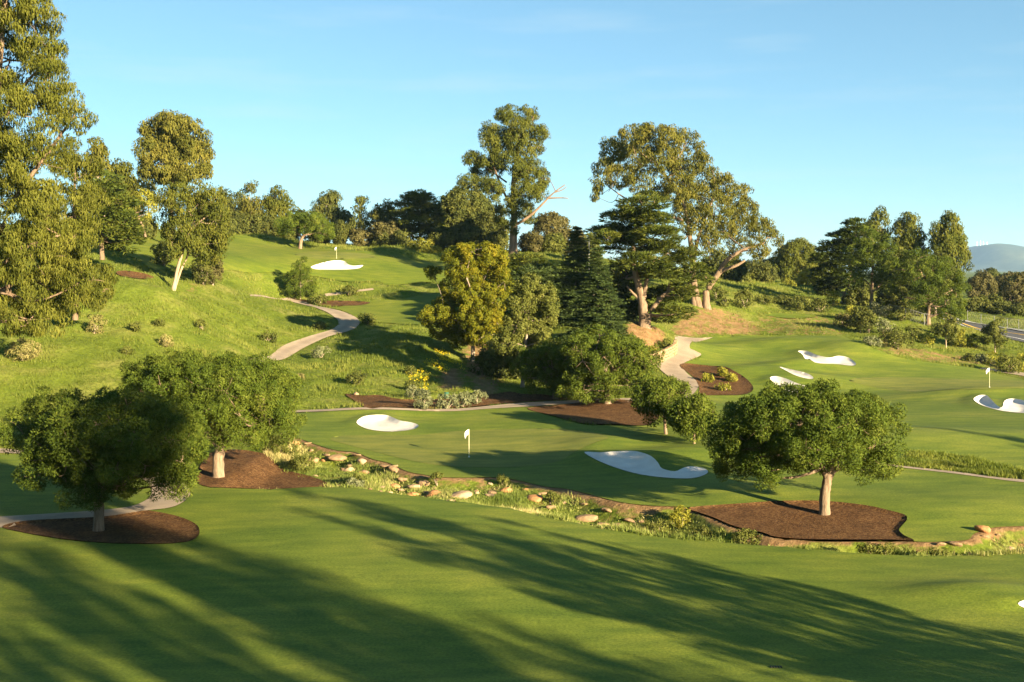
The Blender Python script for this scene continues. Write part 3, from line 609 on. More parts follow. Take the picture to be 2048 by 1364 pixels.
def tree(name, label, base, limbs, lobes, sty, leaf, bark, D=None, dens=1.0, gap=0.0, sc=1.0, group=None, cat='tree', seed=None, twigs=True, depth=.85, branch_r=None, bare=False, gs=.55, flat=None, dz=0, tint=.5):
    """base: pixel of the foot; limbs: ([(px,py[,dd])...], r0px, r1px); lobes: (px,py,rxpx,rypx[,dd])  -  all at the depth of the foot"""
    NT[0] += 1; r = np.random.default_rng(seed if seed is not None else 1000+NT[0])
    if D is None:
        B = hit(*base); D = B[1]
    else:
        B = world_pt(base[0], base[1], D); zg = float(z_ground(A(B[0]), A(D))[0]); B[2] = zg
    m = D/FPX
    def wp(q):
        p = world_pt(q[0], q[1], D); p[1] += q[2] if len(q) > 2 else 0.0; return p-B
    root = empty(name, B); tag(root, label, cat, group)
    lw = []
    for q in lobes:
        c = wp(q[:2]); rx, rz = q[2]*m, q[3]*m; ry = (rx*depth if flat is None else rx*flat)
        dd = q[4] if len(q) > 4 else None
        lw.append([c[0], c[1]+(dd if dd is not None else 0), c[2], rx, ry, rz])
    lw = np.array(lw)
    if len(lw):                                # spread lobes in depth, round the middle of the crown
        W = max(np.ptp(lw[:, 0]), lw[:, 3].max())*.5; cx0 = (lw[:, 0].max()+lw[:, 0].min())/2
        half = W*np.sqrt(np.clip(1-((lw[:, 0]-cx0)/(W*1.25+1e-6))**2, .05, 1))
        sgn = np.where(np.arange(len(lw)) % 2 == 0, -1, 1)*r.uniform(.25, .85, len(lw))
        lw[:, 1] = np.where(lw[:, 1] == 0, sgn*np.maximum(half-lw[:, 4]*.6, 0), lw[:, 1])
        for l, q in zip(lw, lobes):            # keep the direction of each lobe at its own depth
            f = (D+l[1])/D; p = world_pt(q[0], q[1], D+l[1])-B; l[0], l[2] = p[0], p[2]; l[3:] *= f
    # trunk and limbs
    tubes, nodes, extra_limbs = [], [], []
    for li, (pl, r0, r1) in enumerate(limbs):
        p = np.array([wp(q) for q in pl])
        if abs(p[0, 2]) < 1.0: p[0, 2] = min(p[0, 2], -.35)
        pc = curve(p, r, 5, .03*r0*m); rad = np.linspace(r0, r1, len(pc))*m
        if p[0, 2] < 0: rad[:3] *= (1.45, 1.2, 1.07)
        (tubes if li == 0 else extra_limbs).append(tube(pc, rad, 10, .05, r)); nodes += [(q, ra) for q, ra in zip(pc, rad)]
    if twigs and len(lw) and nodes:
        NP = np.array([q for q, _ in nodes]); NR = np.array([ra for _, ra in nodes])
        for l in lw:
            c = l[:3]; d = np.linalg.norm(NP-c, axis=1)+np.where(NP[:, 2] > c[2], 1e3, 0)+np.where(NP[:, 2] < lw[:, 2].min()-lw[:, 5].max()*1.3, 6, 0)
            i = int(np.argmin(d)); a = NP[i]; ra = min(NR[i]*.6, branch_r or .22)
            mid = (a+c)/2+r.standard_normal(3)*.12*np.linalg.norm(c-a); mid[2] -= .05*np.linalg.norm(c-a)
            pc = curve(np.array([a, mid, c]), r, 5, .02); tubes.append(tube(pc, np.linspace(ra, ra*.35, len(pc)), 6, .04, r))
            for _ in range(4):
                u = unit(r.standard_normal(3)+A(0, 0, .35)); e = c+u*l[3:]*.85; md = (c+e)/2+r.standard_normal(3)*.1*l[3]
                pc = curve(np.array([c, md, e]), r, 3); tubes.append(tube(pc, np.linspace(ra*.4, ra*.1, len(pc)), 4, 0, r))
    if tubes:
        V, F = join_tubes(tubes); tk = obj('trunk', make_mesh('trunk', V, F, True), M[bark], root)
        for tb_ in extra_limbs: obj('limb', make_mesh('limb', *join_tubes([tb_]), True), M[bark], tk)
    if len(lw) and not bare:
        st = STY[sty]; C, O = lobe_clumps(lw, st, r, dens, gap, sc, gs)
        zt = C[:, 2]+B[2]; zg = z_ground(C[:, 0]+B[0], C[:, 1]+B[1]); kp = zt > zg+.15; C, O = C[kp], O[kp]
        t0 = np.clip(tint+(vnoise(C*.6, 2)-.5)*.5+r.normal(0, .1, len(C)), .02, .98)
        V, F, t = leaves(C, O, st, r, t0, sc)
        obj('crown', make_mesh('crown', V, F, False, {'tint': t}), M[leaf], root)
    return root
def auto_lobes(x0, y0, x1, y1, n, seed, shape='dome', fr=(.34, .52)):
    r = np.random.default_rng(seed); w, h = x1-x0, y1-y0; cx_, cy_ = (x0+x1)/2, (y0+y1)/2; out = []
    for i in range(n):
        f = r.uniform(*fr); rx, ry = f*w*.62, f*h*.55 if shape != 'col' else f*h*.34
        for _ in range(60):
            u, v = r.uniform(-1, 1, 2)
            if i < 5: u, v = ((.1, -.95), (-.6, -.5), (.6, -.4), (-.8, .3), (.8, .3))[i]; break
            if u*u+v*v > 1: continue
            if shape == 'dome' and v > .55 and abs(u) > .55: continue
            break
        X_, Y_ = cx_+u*(w/2-rx), cy_+v*(h/2-ry)
        if shape == 'cone': X_ = cx_+u*(w/2-rx)*(.15+.85*(v+1)/2); rx *= .45+.6*(v+1)/2
        out.append((X_, Y_, max(rx, 3), max(ry, 3)))
    return out
def T(zoom):     # converts coordinates measured in an enlarged crop back to photo pixels
    ox, oy, s = zoom
    return lambda *q: [(ox+a[0]*s, oy+a[1]*s)+tuple(v*s for v in a[2:4])+tuple(a[4:]) for a in q]
z3 = T((820, 180, .44)); z4 = T((1160, 220, .3666)); z5 = T((1560, 380, .3225)); z1 = T((0, 0, .4986)); z2 = T((440, 340, .308))

# --- the three near umbrella pines and the young pines
pl = lambda *q: list(q)
def dome(cx_, cy_, W, H, seed, n=26):
    """lobes that fill a flattened umbrella crown"""
    r = np.random.default_rng(seed); out = []
    for i in range(n):
        a = i*2.39996; rad = math.sqrt((i+.5)/n)*.80; X_ = cx_+math.cos(a)*rad*W; dd = math.sin(a)*rad
        hgt = math.sqrt(max(0, 1-rad*rad)); yy = cy_+H*.42-hgt*H*(.75+.2*r.random())
        out.append((X_, yy, W*r.uniform(.20, .29), H*r.uniform(.34, .46), dd))
    for i in range(n//2+2):
        a = i*2.39996+1; rad = math.sqrt((i+.5)/(n//2+2))*.80
        out.append((cx_+math.cos(a)*rad*W, cy_+H*r.uniform(.18, .42), W*r.uniform(.17, .24), H*r.uniform(.24, .34), math.sin(a)*rad))
    return out
def pine(label, base, cx_, cy_, W, H, limbs, seed, sty='pine', leaf='pine', n=26, extra=(), D=None, dens=1., gap=.0):
    B = hit(*base); m = B[1]/FPX
    lb = [(a, b, c, d, dd*W*m) for a, b, c, d, dd in dome(cx_, cy_, W, H, seed, n)]+list(extra)
    return tree('pine_tree', label, base, limbs, lb, sty, leaf, 'bark_pine', seed=seed, flat=.95, dens=dens, gap=gap, gs=.9, branch_r=.10, group='round crowned pines on the lawn')
pine('lone umbrella pine on the right, standing in a brown mulch bed', (1649, 1026), 1618, 872, 200, 112,
     [(pl((1649, 1026), (1650, 990), (1655, 960), (1668, 925), (1672, 890)), 11, 7), (pl((1655, 962), (1640, 930), (1600, 900), (1540, 880)), 7, 3), (pl((1660, 945), (1700, 920), (1750, 890)), 6, 3), (pl((1665, 930), (1650, 880), (1620, 830)), 6, 3)],
     31, extra=[(1470, 925, 45, 30, 0.), (1450, 890, 38, 34, 1.), (1760, 930, 40, 26, -1.), (1590, 800, 60, 26, 0.3), (1530, 945, 40, 22, -2.)])
pine('shaded umbrella pine standing in the dark mulch bed at left', (197, 1059), 235, 900, 195, 122,
     [(pl((197, 1059), (198, 1020), (200, 985), (215, 940), (225, 900)), 11, 7), (pl((200, 985), (170, 945), (110, 910), (60, 890)), 7, 3), (pl((205, 970), (260, 930), (330, 900)), 7, 3)],
     32, extra=[(45, 865, 45, 40, 0.), (75, 920, 35, 28, -1.), (170, 975, 45, 35, -1.5), (345, 965, 45, 30, 1.), (250, 820, 80, 30, .5), (120, 810, 55, 25, 1.), (180, 940, 60, 35, 0.2)])
pine('sunlit umbrella pine behind the shaded one, in the larger mulch bed', (437, 952), 420, 800, 185, 100,
     [(pl((437, 952), (437, 920), (440, 890), (430, 850), (400, 810)), 12, 8), (pl((438, 895), (470, 865), (530, 840)), 7, 3), (pl((436, 890), (390, 850), (320, 810)), 7, 3)],
     33, extra=[(300, 760, 55, 40, 0.), (285, 800, 40, 30, -1.), (560, 850, 45, 36, 0.), (540, 800, 50, 40, 1.), (520, 735, 30, 22, 2.), (480, 870, 50, 28, -1.5), (355, 730, 60, 26, .5)])
def limb1(bx, by, cx_, cy_, r): return [(pl((bx, by), ((bx*2+cx_)/3, by+(cy_-by)*.35), (cx_, cy_)), r, r*.5)]
pine('young slender pine at the lower edge of the mulch slope', (1332, 869), 1320, 798, 60, 48, limb1(1332, 869, 1325, 800, 4), 34, 'pine_mid', 'pine2', 16, extra=[(1330, 835, 35, 20, 0.)], dens=1.3)
pine('smallest young pine left of the lone umbrella pine', (1388, 888), 1388, 832, 46, 42, limb1(1388, 888, 1388, 835, 3), 35, 'pine_mid', 'pine2', 14, extra=[(1385, 855, 28, 14, 0.)], dens=1.3)
pine('broad bushy pine in the middle, left of the stone wall', (1215, 806), 1215, 728, 100, 70, limb1(1215, 806, 1215, 740, 9), 36, 'pine_mid', 'pine2', 22, extra=[(1260, 770, 50, 28, -2.), (1180, 780, 50, 24, -2.), (1290, 740, 30, 30, 1.), (1200, 672, 40, 16, 0.5)], dens=1.1, gap=.2)
pine('bushy pine left of the widest middle pine', (1110, 796), 1112, 730, 84, 62, limb1(1110, 796, 1115, 740, 7), 37, 'pine_mid', 'pine2', 18, extra=[(1080, 760, 38, 25, -1.), (1140, 775, 40, 20, -2.), (1060, 735, 24, 22, 1.), (1150, 745, 40, 36, -1.), (1160, 700, 36, 24, 0.5)], dens=1.1, gap=.2)

# --- tall specimen trees
tree('eucalyptus_tree', 'tallest eucalyptus on the ridge with a bare dead limb pointing right', (1025, 512),
     [(z3((468, 748), (470, 650), (475, 560), (470, 420), (490, 280), (480, 120)), 9, 2), (z3((470, 560), (400, 400), (360, 280), (350, 200)), 2.6, .7), (z3((470, 620), (545, 572), (600, 520), (650, 470), (705, 430)), 3.2, .8),
      (z3((630, 492), (680, 490), (720, 492)), 1.8, .7), (z3((660, 465), (690, 455), (712, 440)), 1.2, .5), (z3((440, 420), (330, 345), (240, 325)), 1.8, .6), (z3((480, 420), (540, 260), (560, 120)), 2.6, .7)],
     z3((440, 110, 55, 38), (540, 110, 45, 38), (500, 180, 80, 55), (365, 190, 45, 48), (590, 200, 42, 36), (420, 240, 55, 46), (510, 280, 70, 55), (590, 265, 26, 26), (285, 310, 46, 27), (335, 350, 60, 40), (265, 410, 52, 20), (400, 330, 42, 52),
        (540, 370, 70, 52), (602, 400, 30, 46), (385, 450, 46, 50), (412, 560, 28, 60), (520, 470, 72, 56), (590, 460, 38, 40), (475, 530, 45, 50), (540, 560, 36, 44), (345, 425, 42, 32), (430, 640, 16, 34), (365, 235, 40, 46, -4.), (405, 310, 38, 48, -4.), (480, 350, 50, 56, -5.), (490, 225, 50, 56, -4.), (475, 610, 24, 36, -3.), (330, 320, 34, 24, -3.)),
     'euc', 'euc_green', 'bark_euc', dens=2.2, gap=.35, seed=41, branch_r=.1, depth=.9, group='eucalyptus trees')
tree('eucalyptus_tree', 'huge spreading eucalyptus crown behind the cypress with leaning pale trunks', (1409, 612),
     [(z4((690, 1075), (690, 990), (750, 900), (800, 820), (900, 760), (1000, 730)), 8, 2), (z4((650, 1080), (620, 930), (600, 700), (560, 500), (420, 300)), 7, 2), (z4((700, 970), (770, 882), (850, 850), (900, 822)), 5, 2),
      (z4((625, 1075), (617, 930), (625, 780), (680, 600), (740, 450)), 6, 1.5), (z4((560, 600), (350, 540), (230, 470), (160, 420)), 2.6, .8), (z4((610, 1110), (650, 1085), (690, 1040)), 3, 4)],
     z4((380, 140, 105, 65), (280, 150, 70, 62), (480, 150, 85, 65), (580, 180, 85, 72), (180, 220, 82, 64), (300, 260, 100, 74), (440, 270, 100, 82), (570, 290, 100, 82), (660, 260, 55, 64), (130, 310, 60, 54), (92, 410, 34, 46), (210, 360, 80, 54),
        (330, 380, 80, 54), (680, 370, 90, 72), (540, 420, 100, 72), (620, 480, 100, 82), (780, 420, 82, 64), (860, 460, 64, 64), (740, 530, 100, 72), (900, 560, 82, 74), (640, 610, 82, 74), (800, 650, 100, 72), (980, 640, 72, 64), (1045, 700, 50, 50),
        (700, 720, 72, 54), (880, 740, 72, 50), (975, 760, 52, 40), (560, 560, 62, 72), (440, 450, 72, 54), (80, 470, 18, 22)),
     'euc', 'euc', 'bark_euc', dens=1.9, gap=.345, seed=42, branch_r=.1, depth=.8, group='eucalyptus trees', tint=.55)
tree('cypress_tree', 'dark spreading cypress with a forked pale trunk on the earth bank', (1292, 652),
     [(z4((350, 1180), (345, 1080), (330, 1000), (300, 880), (290, 720), (330, 540)), 11, 2), (z4((365, 1170), (390, 1095), (470, 1000), (580, 945)), 6, 2.5), (z4((350, 1020), (370, 900), (410, 800)), 5, 2), (z4((480, 990), (485, 960), (500, 930)), 3, 2), (z4((320, 1030), (280, 990), (255, 960)), 3, 1.5)],
     z4((340, 515, 110, 30), (260, 590, 125, 30), (400, 600, 100, 34), (220, 670, 140, 30), (420, 680, 120, 38), (300, 740, 140, 34), (130, 700, 65, 20), (480, 780, 120, 38), (330, 830, 120, 34), (570, 820, 85, 34), (630, 885, 62, 38), (260, 900, 80, 32),
        (450, 880, 90, 30), (520, 1000, 80, 50), (580, 960, 50, 55), (450, 1110, 75, 42), (530, 1110, 60, 36), (390, 470, 50, 24), (690, 920, 30, 24), (430, 1010, 50, 30)),
     'cyp', 'cyp', 'bark_euc', dens=1.7, gap=.28, seed=43, group='cypress trees', tint=.55)
tree('acacia_tree', 'bright yellow green acacia with golden crown at the foot of the ridge', (948, 722),
     [(z3((290, 1232), (285, 1150), (280, 950)), 5, 2.5), (z3((285, 1160), (230, 1060), (150, 1030)), 3, 1.2)],
     z3((280, 735, 110, 34), (375, 775, 75, 58), (225, 790, 72, 56), (330, 850, 105, 66), (430, 870, 38, 56), (200, 900, 58, 56), (300, 930, 95, 66), (105, 835, 36, 27), (120, 1030, 82, 46), (200, 1060, 72, 54), (300, 1030, 84, 66), (280, 1115, 52, 44), (390, 960, 54, 56), (170, 970, 54, 46), (330, 1120, 70, 44), (230, 1120, 60, 44), (380, 1050, 50, 50), (150, 1090, 50, 36)),
     'broad', 'acacia', 'bark_grey', dens=1.5, gap=.2, seed=44, sc=.85)
tree('olive_tree', 'grey green rounded tree right of the yellow green acacia', (1045, 772),
     [(z3((510, 1345), (520, 1200), (540, 1050)), 4, 2)],
     z3((540, 895, 72, 44), (605, 940, 60, 54), (500, 980, 64, 54), (590, 1040, 76, 64), (480, 1080, 62, 54), (560, 1100, 76, 54), (440, 1150, 52, 44), (400, 1190, 36, 34), (642, 1000, 28, 54), (560, 1180, 60, 40), (500, 1220, 60, 44, -1.5), (570, 1250, 60, 44, -1.5), (620, 1160, 44, 50)),
     'broad', 'olive', 'bark_grey', dens=1.9, gap=.22, seed=45, sc=.85)

def conifer(label, base, top, halfw, leaf, seed, D=None, dens=1.0, name='fir_tree', cat='tree', power=.85, sc=1., skirt=.06):
    """cone of drooping boughs"""
    r = np.random.default_rng(seed)
    if D is None: B = hit(*base)
    else:
        B = world_pt(base[0], base[1], D); B[2] = float(z_ground(A(B[0]), A(D))[0])
    m = B[1]/FPX; H = ZC+(HY-top[1])*m-B[2]; lean = (top[0]-CX)*m-B[0]; R = halfw*m
    root = empty(name, B); tag(root, label, cat, 'conical firs')
    tubes = [tube(curve(np.array([(0, 0, -.4), (lean*.4, 0, H*.45), (lean, 0, H*.97)]), r, 6), np.linspace(max(.12, H*.018), .03, 13), 8, .04, r)]
    C, O = [], []; n_l = int(H/.42)
    for i in range(n_l):
        f = skirt+(1-skirt)*i/n_l; rr = R*(1-f)**power*r.uniform(.72, 1.1)
        for _ in range(max(4, int(5+rr*3.4))):
            a = r.uniform(0, 6.283); L = rr*r.uniform(.7, 1.1); d = A(math.cos(a), math.sin(a), 0)
            z0 = f*H; x0 = lean*f; n = max(2, int(L/.42/sc*dens))
            for t in np.linspace(.3, 1, n)+r.uniform(-.05, .05, n):
                C.append(A(x0, 0, z0)+d*L*t+A(0, 0, -.28*L*t+.16*L*t*t)); O.append(unit(d+A(0, 0, .25)))
            if _ % 3 == 0 and L > .8: tubes.append(tube(np.array([A(x0, 0, z0), A(x0, 0, z0)+d*L*.5+A(0, 0, -.1*L), A(x0, 0, z0)+d*L*.9+A(0, 0, -.15*L)]), [.05, .03, .012], 4))
    C = np.array(C); O = np.array(O); V, F = join_tubes(tubes); obj('trunk', make_mesh('trunk', V, F, True), M['bark_grey'], root)
    st = dict(STY['cyp'], k=30, cr=.5, L=.36, W=.14); t0 = np.clip(.45+(vnoise(C*.7, 1)-.5)*.4+r.normal(0, .1, len(C)), 0, 1)
    V, F, t = leaves(C, O, st, r, t0, sc); obj('crown', make_mesh('crown', V, F, False, {'tint': t}), M[leaf], root)
    return root
conifer('dense dark fir right of the grey green tree', (1195, 690), (1196, 492), 78, 'fir', 51, D=142, dens=1.2)
conifer('taller thin topped fir behind the dense dark fir', (1150, 668), (1152, 452), 70, 'fir', 52, D=158)
tree('juniper_bush', 'conical dark green bush beside the hillside path', (600, 598), limb1(600, 598, 601, 545, 2), [(603, 522, 9, 13), (600, 538, 17, 14), (607, 548, 18, 15), (594, 556, 20, 15), (608, 566, 23, 16), (592, 574, 22, 15), (603, 584, 28, 13)], 'pine_mid', 'pine', 'bark_grey', cat='bush', seed=53, dens=1.4)

# --- left group
tree('eucalyptus_tree', 'huge weeping eucalyptus filling the left edge of the picture', (-30, 742),
     [(pl((-30, 742), (-35, 600), (-20, 400), (-10, 200), (10, 0)), 18, 6), (pl((-25, 520), (30, 400), (100, 300), (150, 230)), 6, 2), (pl((-20, 300), (40, 180), (110, 110)), 5, 1.5), (pl((-28, 560), (40, 500), (120, 470)), 6, 2)],
     [(20, -20, 80, 60), (-60, 40, 90, 80), (70, 60, 60, 55), (20, 120, 80, 60), (100, 150, 45, 50), (-40, 180, 90, 80), (40, 230, 85, 65), (120, 200, 45, 30), (150, 235, 30, 22), (-30, 320, 90, 80), (70, 320, 80, 60), (20, 410, 90, 70), (90, 420, 70, 60),
      (-30, 470, 90, 80), (60, 510, 85, 65), (130, 490, 50, 50), (20, 590, 85, 55), (100, 580, 65, 50), (170, 560, 45, 40), (-60, 600, 70, 60), (60, 640, 60, 26), (108, 105, 24, 26), (60, -40, 40, 40)],
     'euc_near', 'euc_near', 'bark_euc', dens=1.15, gap=.37, seed=61, depth=.9, group='eucalyptus trees', tint=.5, D=96)
tree('eucalyptus_tree', 'smaller weeping eucalyptus reaching right of the left edge giant', (150, 640),
     [(pl((150, 640), (152, 560), (148, 460), (150, 340)), 6, 2)],
     [(150, 300, 40, 32), (165, 350, 42, 40), (120, 330, 40, 50), (170, 410, 38, 45), (130, 430, 50, 50), (160, 480, 42, 42), (120, 530, 45, 45), (185, 560, 40, 34), (150, 600, 50, 30), (205, 585, 24, 26)],
     'euc_near', 'euc_near', 'bark_euc', dens=1.1, gap=.3, seed=62, group='eucalyptus trees', D=118, sc=1.15)
tree('cypress_tree', 'dark drooping cypress right of the weeping eucalyptus', (204, 518),
     [(pl((204, 520), (203, 480), (204, 430), (205, 380)), 5, 2)],
     [(205, 370, 30, 24), (180, 400, 36, 20), (228, 405, 32, 22), (200, 435, 45, 20), (245, 450, 28, 24), (170, 455, 30, 20), (215, 475, 40, 18), (255, 480, 22, 20)],
     'cyp_far', 'cyp', 'bark_euc', dens=1.6, gap=.2, seed=63, group='cypress trees', D=150)
tree('eucalyptus_tree', 'yellowish tree behind the drooping cypress', (238, 500), limb1(238, 500, 236, 400, 4), auto_lobes(195, 322, 275, 480, 10, 64), 'euc_far', 'euc_near', 'bark_euc', dens=1.3, gap=.2, D=185, group='eucalyptus trees')
tree('eucalyptus_tree', 'tall round headed tree rising behind the two stemmed tree', (342, 512),
     [(pl((342, 512), (344, 400), (343, 350), (340, 310)), 4.2, 2.4), (pl((344, 370), (358, 335), (370, 300)), 2, 1), (pl((345, 375), (380, 345), (400, 320)), 1.8, .8)],
     [(345, 250, 38, 26), (310, 268, 32, 28), (385, 275, 32, 30), (345, 290, 42, 30), (298, 300, 26, 26), (395, 310, 28, 30), (320, 325, 30, 24), (375, 330, 34, 24), (330, 340, 22, 20), (405, 345, 18, 18), (300, 340, 18, 14), (352, 352, 20, 14), (378, 356, 18, 12), (318, 356, 14, 10)],
     'euc_far', 'euc', 'bark_euc', dens=1.9, gap=.33, seed=65, D=195, group='eucalyptus trees', sc=.9, tint=.55)
tree('eucalyptus_tree', 'two stemmed tree with cream trunks and brown green crown on the slope', (345, 579),
     [(pl((346, 580), (355, 540), (366, 500), (376, 470), (395, 430), (410, 400)), 3.6, 1.4), (pl((347, 579), (362, 540), (375, 510), (372, 480)), 2.6, 1.4), (pl((368, 490), (360, 450), (350, 410)), 2.5, 1), (pl((385, 455), (410, 435), (430, 420)), 2, 1)],
     [(350, 395, 30, 28), (390, 385, 34, 22), (425, 400, 30, 28), (340, 430, 24, 32), (380, 425, 36, 30), (430, 440, 28, 32), (350, 470, 26, 26), (405, 470, 34, 26), (442, 480, 18, 30), (420, 505, 24, 20), (345, 495, 18, 16), (375, 478, 24, 18, -1.), (398, 500, 22, 16, -1.), (360, 455, 26, 22, -2.)],
     'euc', 'euc_green', 'bark_white', dens=1.6, gap=.28, seed=66, group='eucalyptus trees')
tree('yellow_flowering_tree', 'small leaning tree with yellow blossom near the left fairway', (290, 472), [(pl((291, 474), (285, 452), (276, 434), (270, 422)), 2.5, 1.5)],
     [(285, 398, 16, 16), (272, 415, 12, 10), (300, 412, 12, 14), (290, 428, 9, 7)], 'broad_far', 'shrub_y', 'bark_euc', dens=1.0, gap=.45, sc=.7, D=190, seed=67)
tree('eucalyptus_tree', 'pale twiggy tree behind the yellow blossom', (300, 470), limb1(300, 470, 296, 400, 2), auto_lobes(255, 352, 320, 440, 8, 68), 'euc_far', 'euc', 'bark_euc', dens=.9, gap=.4, D=215, group='eucalyptus trees')

# --- tree line on the ridge, left to right
RIDGE = [
 ('narrow dark tree left end of the ridge line', (446, 482), (428, 372, 466, 480), 7, 'euc_far', 'oak', 'bark_grey', 245, .15, 'col'),
 ('pale trunked eucalyptus second from the left on the ridge', (503, 480), (474, 362, 524, 478), 9, 'euc_far', 'euc', 'bark_white', 246, .42, 'col'),
 ('rusty crowned eucalyptus right of the pale trunked one', (553, 482), (518, 372, 586, 482), 11, 'euc_far', 'euc_green', 'bark_euc', 248, .3, 'dome'),
 ('dark bushy tree under the rusty crowned eucalyptus', (488, 484), (462, 432, 545, 480), 8, 'broad_far', 'oak', 'bark_grey', 240, .1, 'dome'),
 ('dark pointed tree behind the umbrella pine', (658, 495), (620, 380, 692, 492), 12, 'euc_far', 'oak', 'bark_grey', 252, .28, 'dome'),
 ('thin pale tree with open twigs on the ridge', (721, 498), (697, 388, 742, 495), 8, 'euc_far', 'olive', 'bark_white', 244, .5, 'col'),
 ('olive brown tree right of the thin pale tree', (762, 498), (738, 402, 796, 495), 9, 'euc_far', 'euc', 'bark_euc', 242, .36, 'dome'),
 ('low brown green tree before the ridge line', (790, 500), (742, 440, 800, 498), 7, 'broad_far', 'brownleaf', 'bark_grey', 236, .3, 'dome'),
 ('dark tree mass left of the tallest eucalyptus', (925, 506), (872, 370, 990, 500), 16, 'broad_far', 'oak', 'bark_grey', 250, .2, 'dome'),
 ('shaded tree directly behind the tallest eucalyptus trunk', (980, 508), (940, 420, 1020, 505), 9, 'broad_far', 'oak', 'bark_grey', 240, .15, 'dome'),
 ('brownish bare tree right of the tallest eucalyptus', (1100, 520), (1058, 428, 1146, 515), 12, 'broad_far', 'brownleaf', 'bark_euc', 246, .34, 'dome'),
 ('round brown tree behind the thin topped fir', (1140, 525), (1105, 455, 1178, 520), 8, 'broad_far', 'brownleaf', 'bark_grey', 252, .2, 'dome'),
 ('low dark shrubby tree below the tallest eucalyptus', (1050, 545), (998, 512, 1105, 565), 10, 'cyp_far', 'cyp', 'bark_grey', 190, .1, 'dome'),
 ('yellow green bush at the right end of the hill fairway', (842, 522), (806, 482, 882, 524), 9, 'broad_far', 'shrub_y', 'bark_grey', 222, .15, 'dome'),
 ('grey green tree far behind the right lawn', (1592, 590), (1545, 478, 1642, 585), 14, 'euc_far', 'euc_green', 'bark_grey', 290, .2, 'dome'),
 ('dark trees left of the grey green far tree', (1500, 590), (1462, 520, 1552, 590), 10, 'broad_far', 'oak', 'bark_grey', 270, .1, 'dome'),
 ('yellow leaved bush below the far grey green tree', (1612, 592), (1596, 540, 1636, 590), 6, 'broad_far', 'yellowleaf', 'bark_grey', 250, .3, 'dome'),
 ('pale yellow bush left of the other yellow bush', (1570, 594), (1545, 562, 1600, 592), 6, 'broad_far', 'shrub_y', 'bark_grey', 246, .2, 'dome'),
 ('thin pale bare tree behind the right bank', (1492, 592), (1476, 550, 1510, 590), 5, 'broad_far', 'olive', 'bark_white', 236, .5, 'dome'),
 ('dark slender tall eucalyptus rising behind the right cluster', (1760, 600), (1736, 414, 1782, 560), 9, 'euc_far', 'euc_green', 'bark_grey', 232, .22, 'col'),
 ('dark double headed eucalyptus in the middle of the right cluster', (1818, 600), (1780, 424, 1852, 560), 12, 'euc_far', 'euc_green', 'bark_grey', 230, .25, 'col'),
 ('rightmost tall eucalyptus of the right cluster', (1896, 610), (1856, 424, 1936, 580), 15, 'euc_far', 'euc_green', 'bark_grey', 226, .3, 'dome'),
 ('brown green trees left of the mountain foot', (1965, 622), (1934, 545, 1996, 615), 9, 'broad_far', 'brownleaf', 'bark_grey', 300, .1, 'dome'),
 ('dark rounded tree below the mountain', (1975, 585), (1945, 538, 2010, 590), 7, 'broad_far', 'oak', 'bark_grey', 380, .1, 'dome'),
 ('brown leafless tree at the right edge', (2030, 640), (1998, 552, 2070, 640), 11, 'broad_far', 'brownleaf', 'bark_white', 262, .42, 'dome'),
 ('dark tree behind the leafless tree at the right edge', (2050, 600), (2010, 545, 2080, 600), 7, 'broad_far', 'oak', 'bark_grey', 330, .15, 'dome'),
 ('pale grey dome shaped bush beyond the road', (1975, 640), (1938, 592, 2020, 640), 8, 'broad_far', 'olive', 'bark_white', 246, .2, 'dome'),
]
for i, (lb, bs, bb, n, sty, leaf, bark, D_, gap, shp) in enumerate(RIDGE):
    cx_ = (bb[0]+bb[2])/2; is_bush = 'bush' in lb
    tree('bush' if is_bush else ('eucalyptus_tree' if 'euc' in sty else 'broadleaf_tree'), lb, bs, limb1(bs[0], bs[1], cx_, bb[1]*.65+bb[3]*.35, 3 if not is_bush else 1.2), auto_lobes(*bb, n, 300+i, shp), sty, leaf, bark,
         D=D_, gap=gap, dens=1.5, seed=400+i, cat='bush' if is_bush else 'tree', group='trees along the skyline' if not is_bush else 'bushes along the skyline', branch_r=.14)
tree('pine_tree', 'flat topped umbrella pine on the ridge left of the hill flag', (600, 498), [(pl((600, 500), (602, 482), (608, 468)), 4, 3), (pl((605, 476), (590, 462), (575, 452)), 2.5, 1), (pl((606, 472), (628, 460), (645, 452)), 2.5, 1)],
     [(575, 448, 24, 12), (600, 440, 28, 13), (630, 440, 28, 13), (645, 455, 22, 14), (610, 455, 30, 10), (570, 460, 16, 10), (650, 470, 16, 12)], 'pine_mid', 'pine', 'bark_euc', seed=71, dens=1.2, sc=1.25, group='round crowned pines on the lawn')
tree('cypress_tree', 'layered cypress on the ridge right of the hill flag', (838, 505), [(pl((840, 510), (840, 470), (836, 430), (835, 400)), 3.5, 1.2), (pl((840, 480), (822, 470), (812, 462)), 2, 1)],
     [(835, 392, 24, 8), (815, 405, 22, 8), (855, 402, 24, 9), (838, 418, 36, 9), (815, 430, 26, 9), (862, 428, 24, 10), (840, 445, 40, 10), (868, 455, 18, 12), (815, 458, 20, 9), (845, 470, 34, 12), (870, 480, 14, 14)],
     'cyp_far', 'cyp', 'bark_euc', seed=72, dens=1.6, D=238, group='cypress trees', tint=.6)
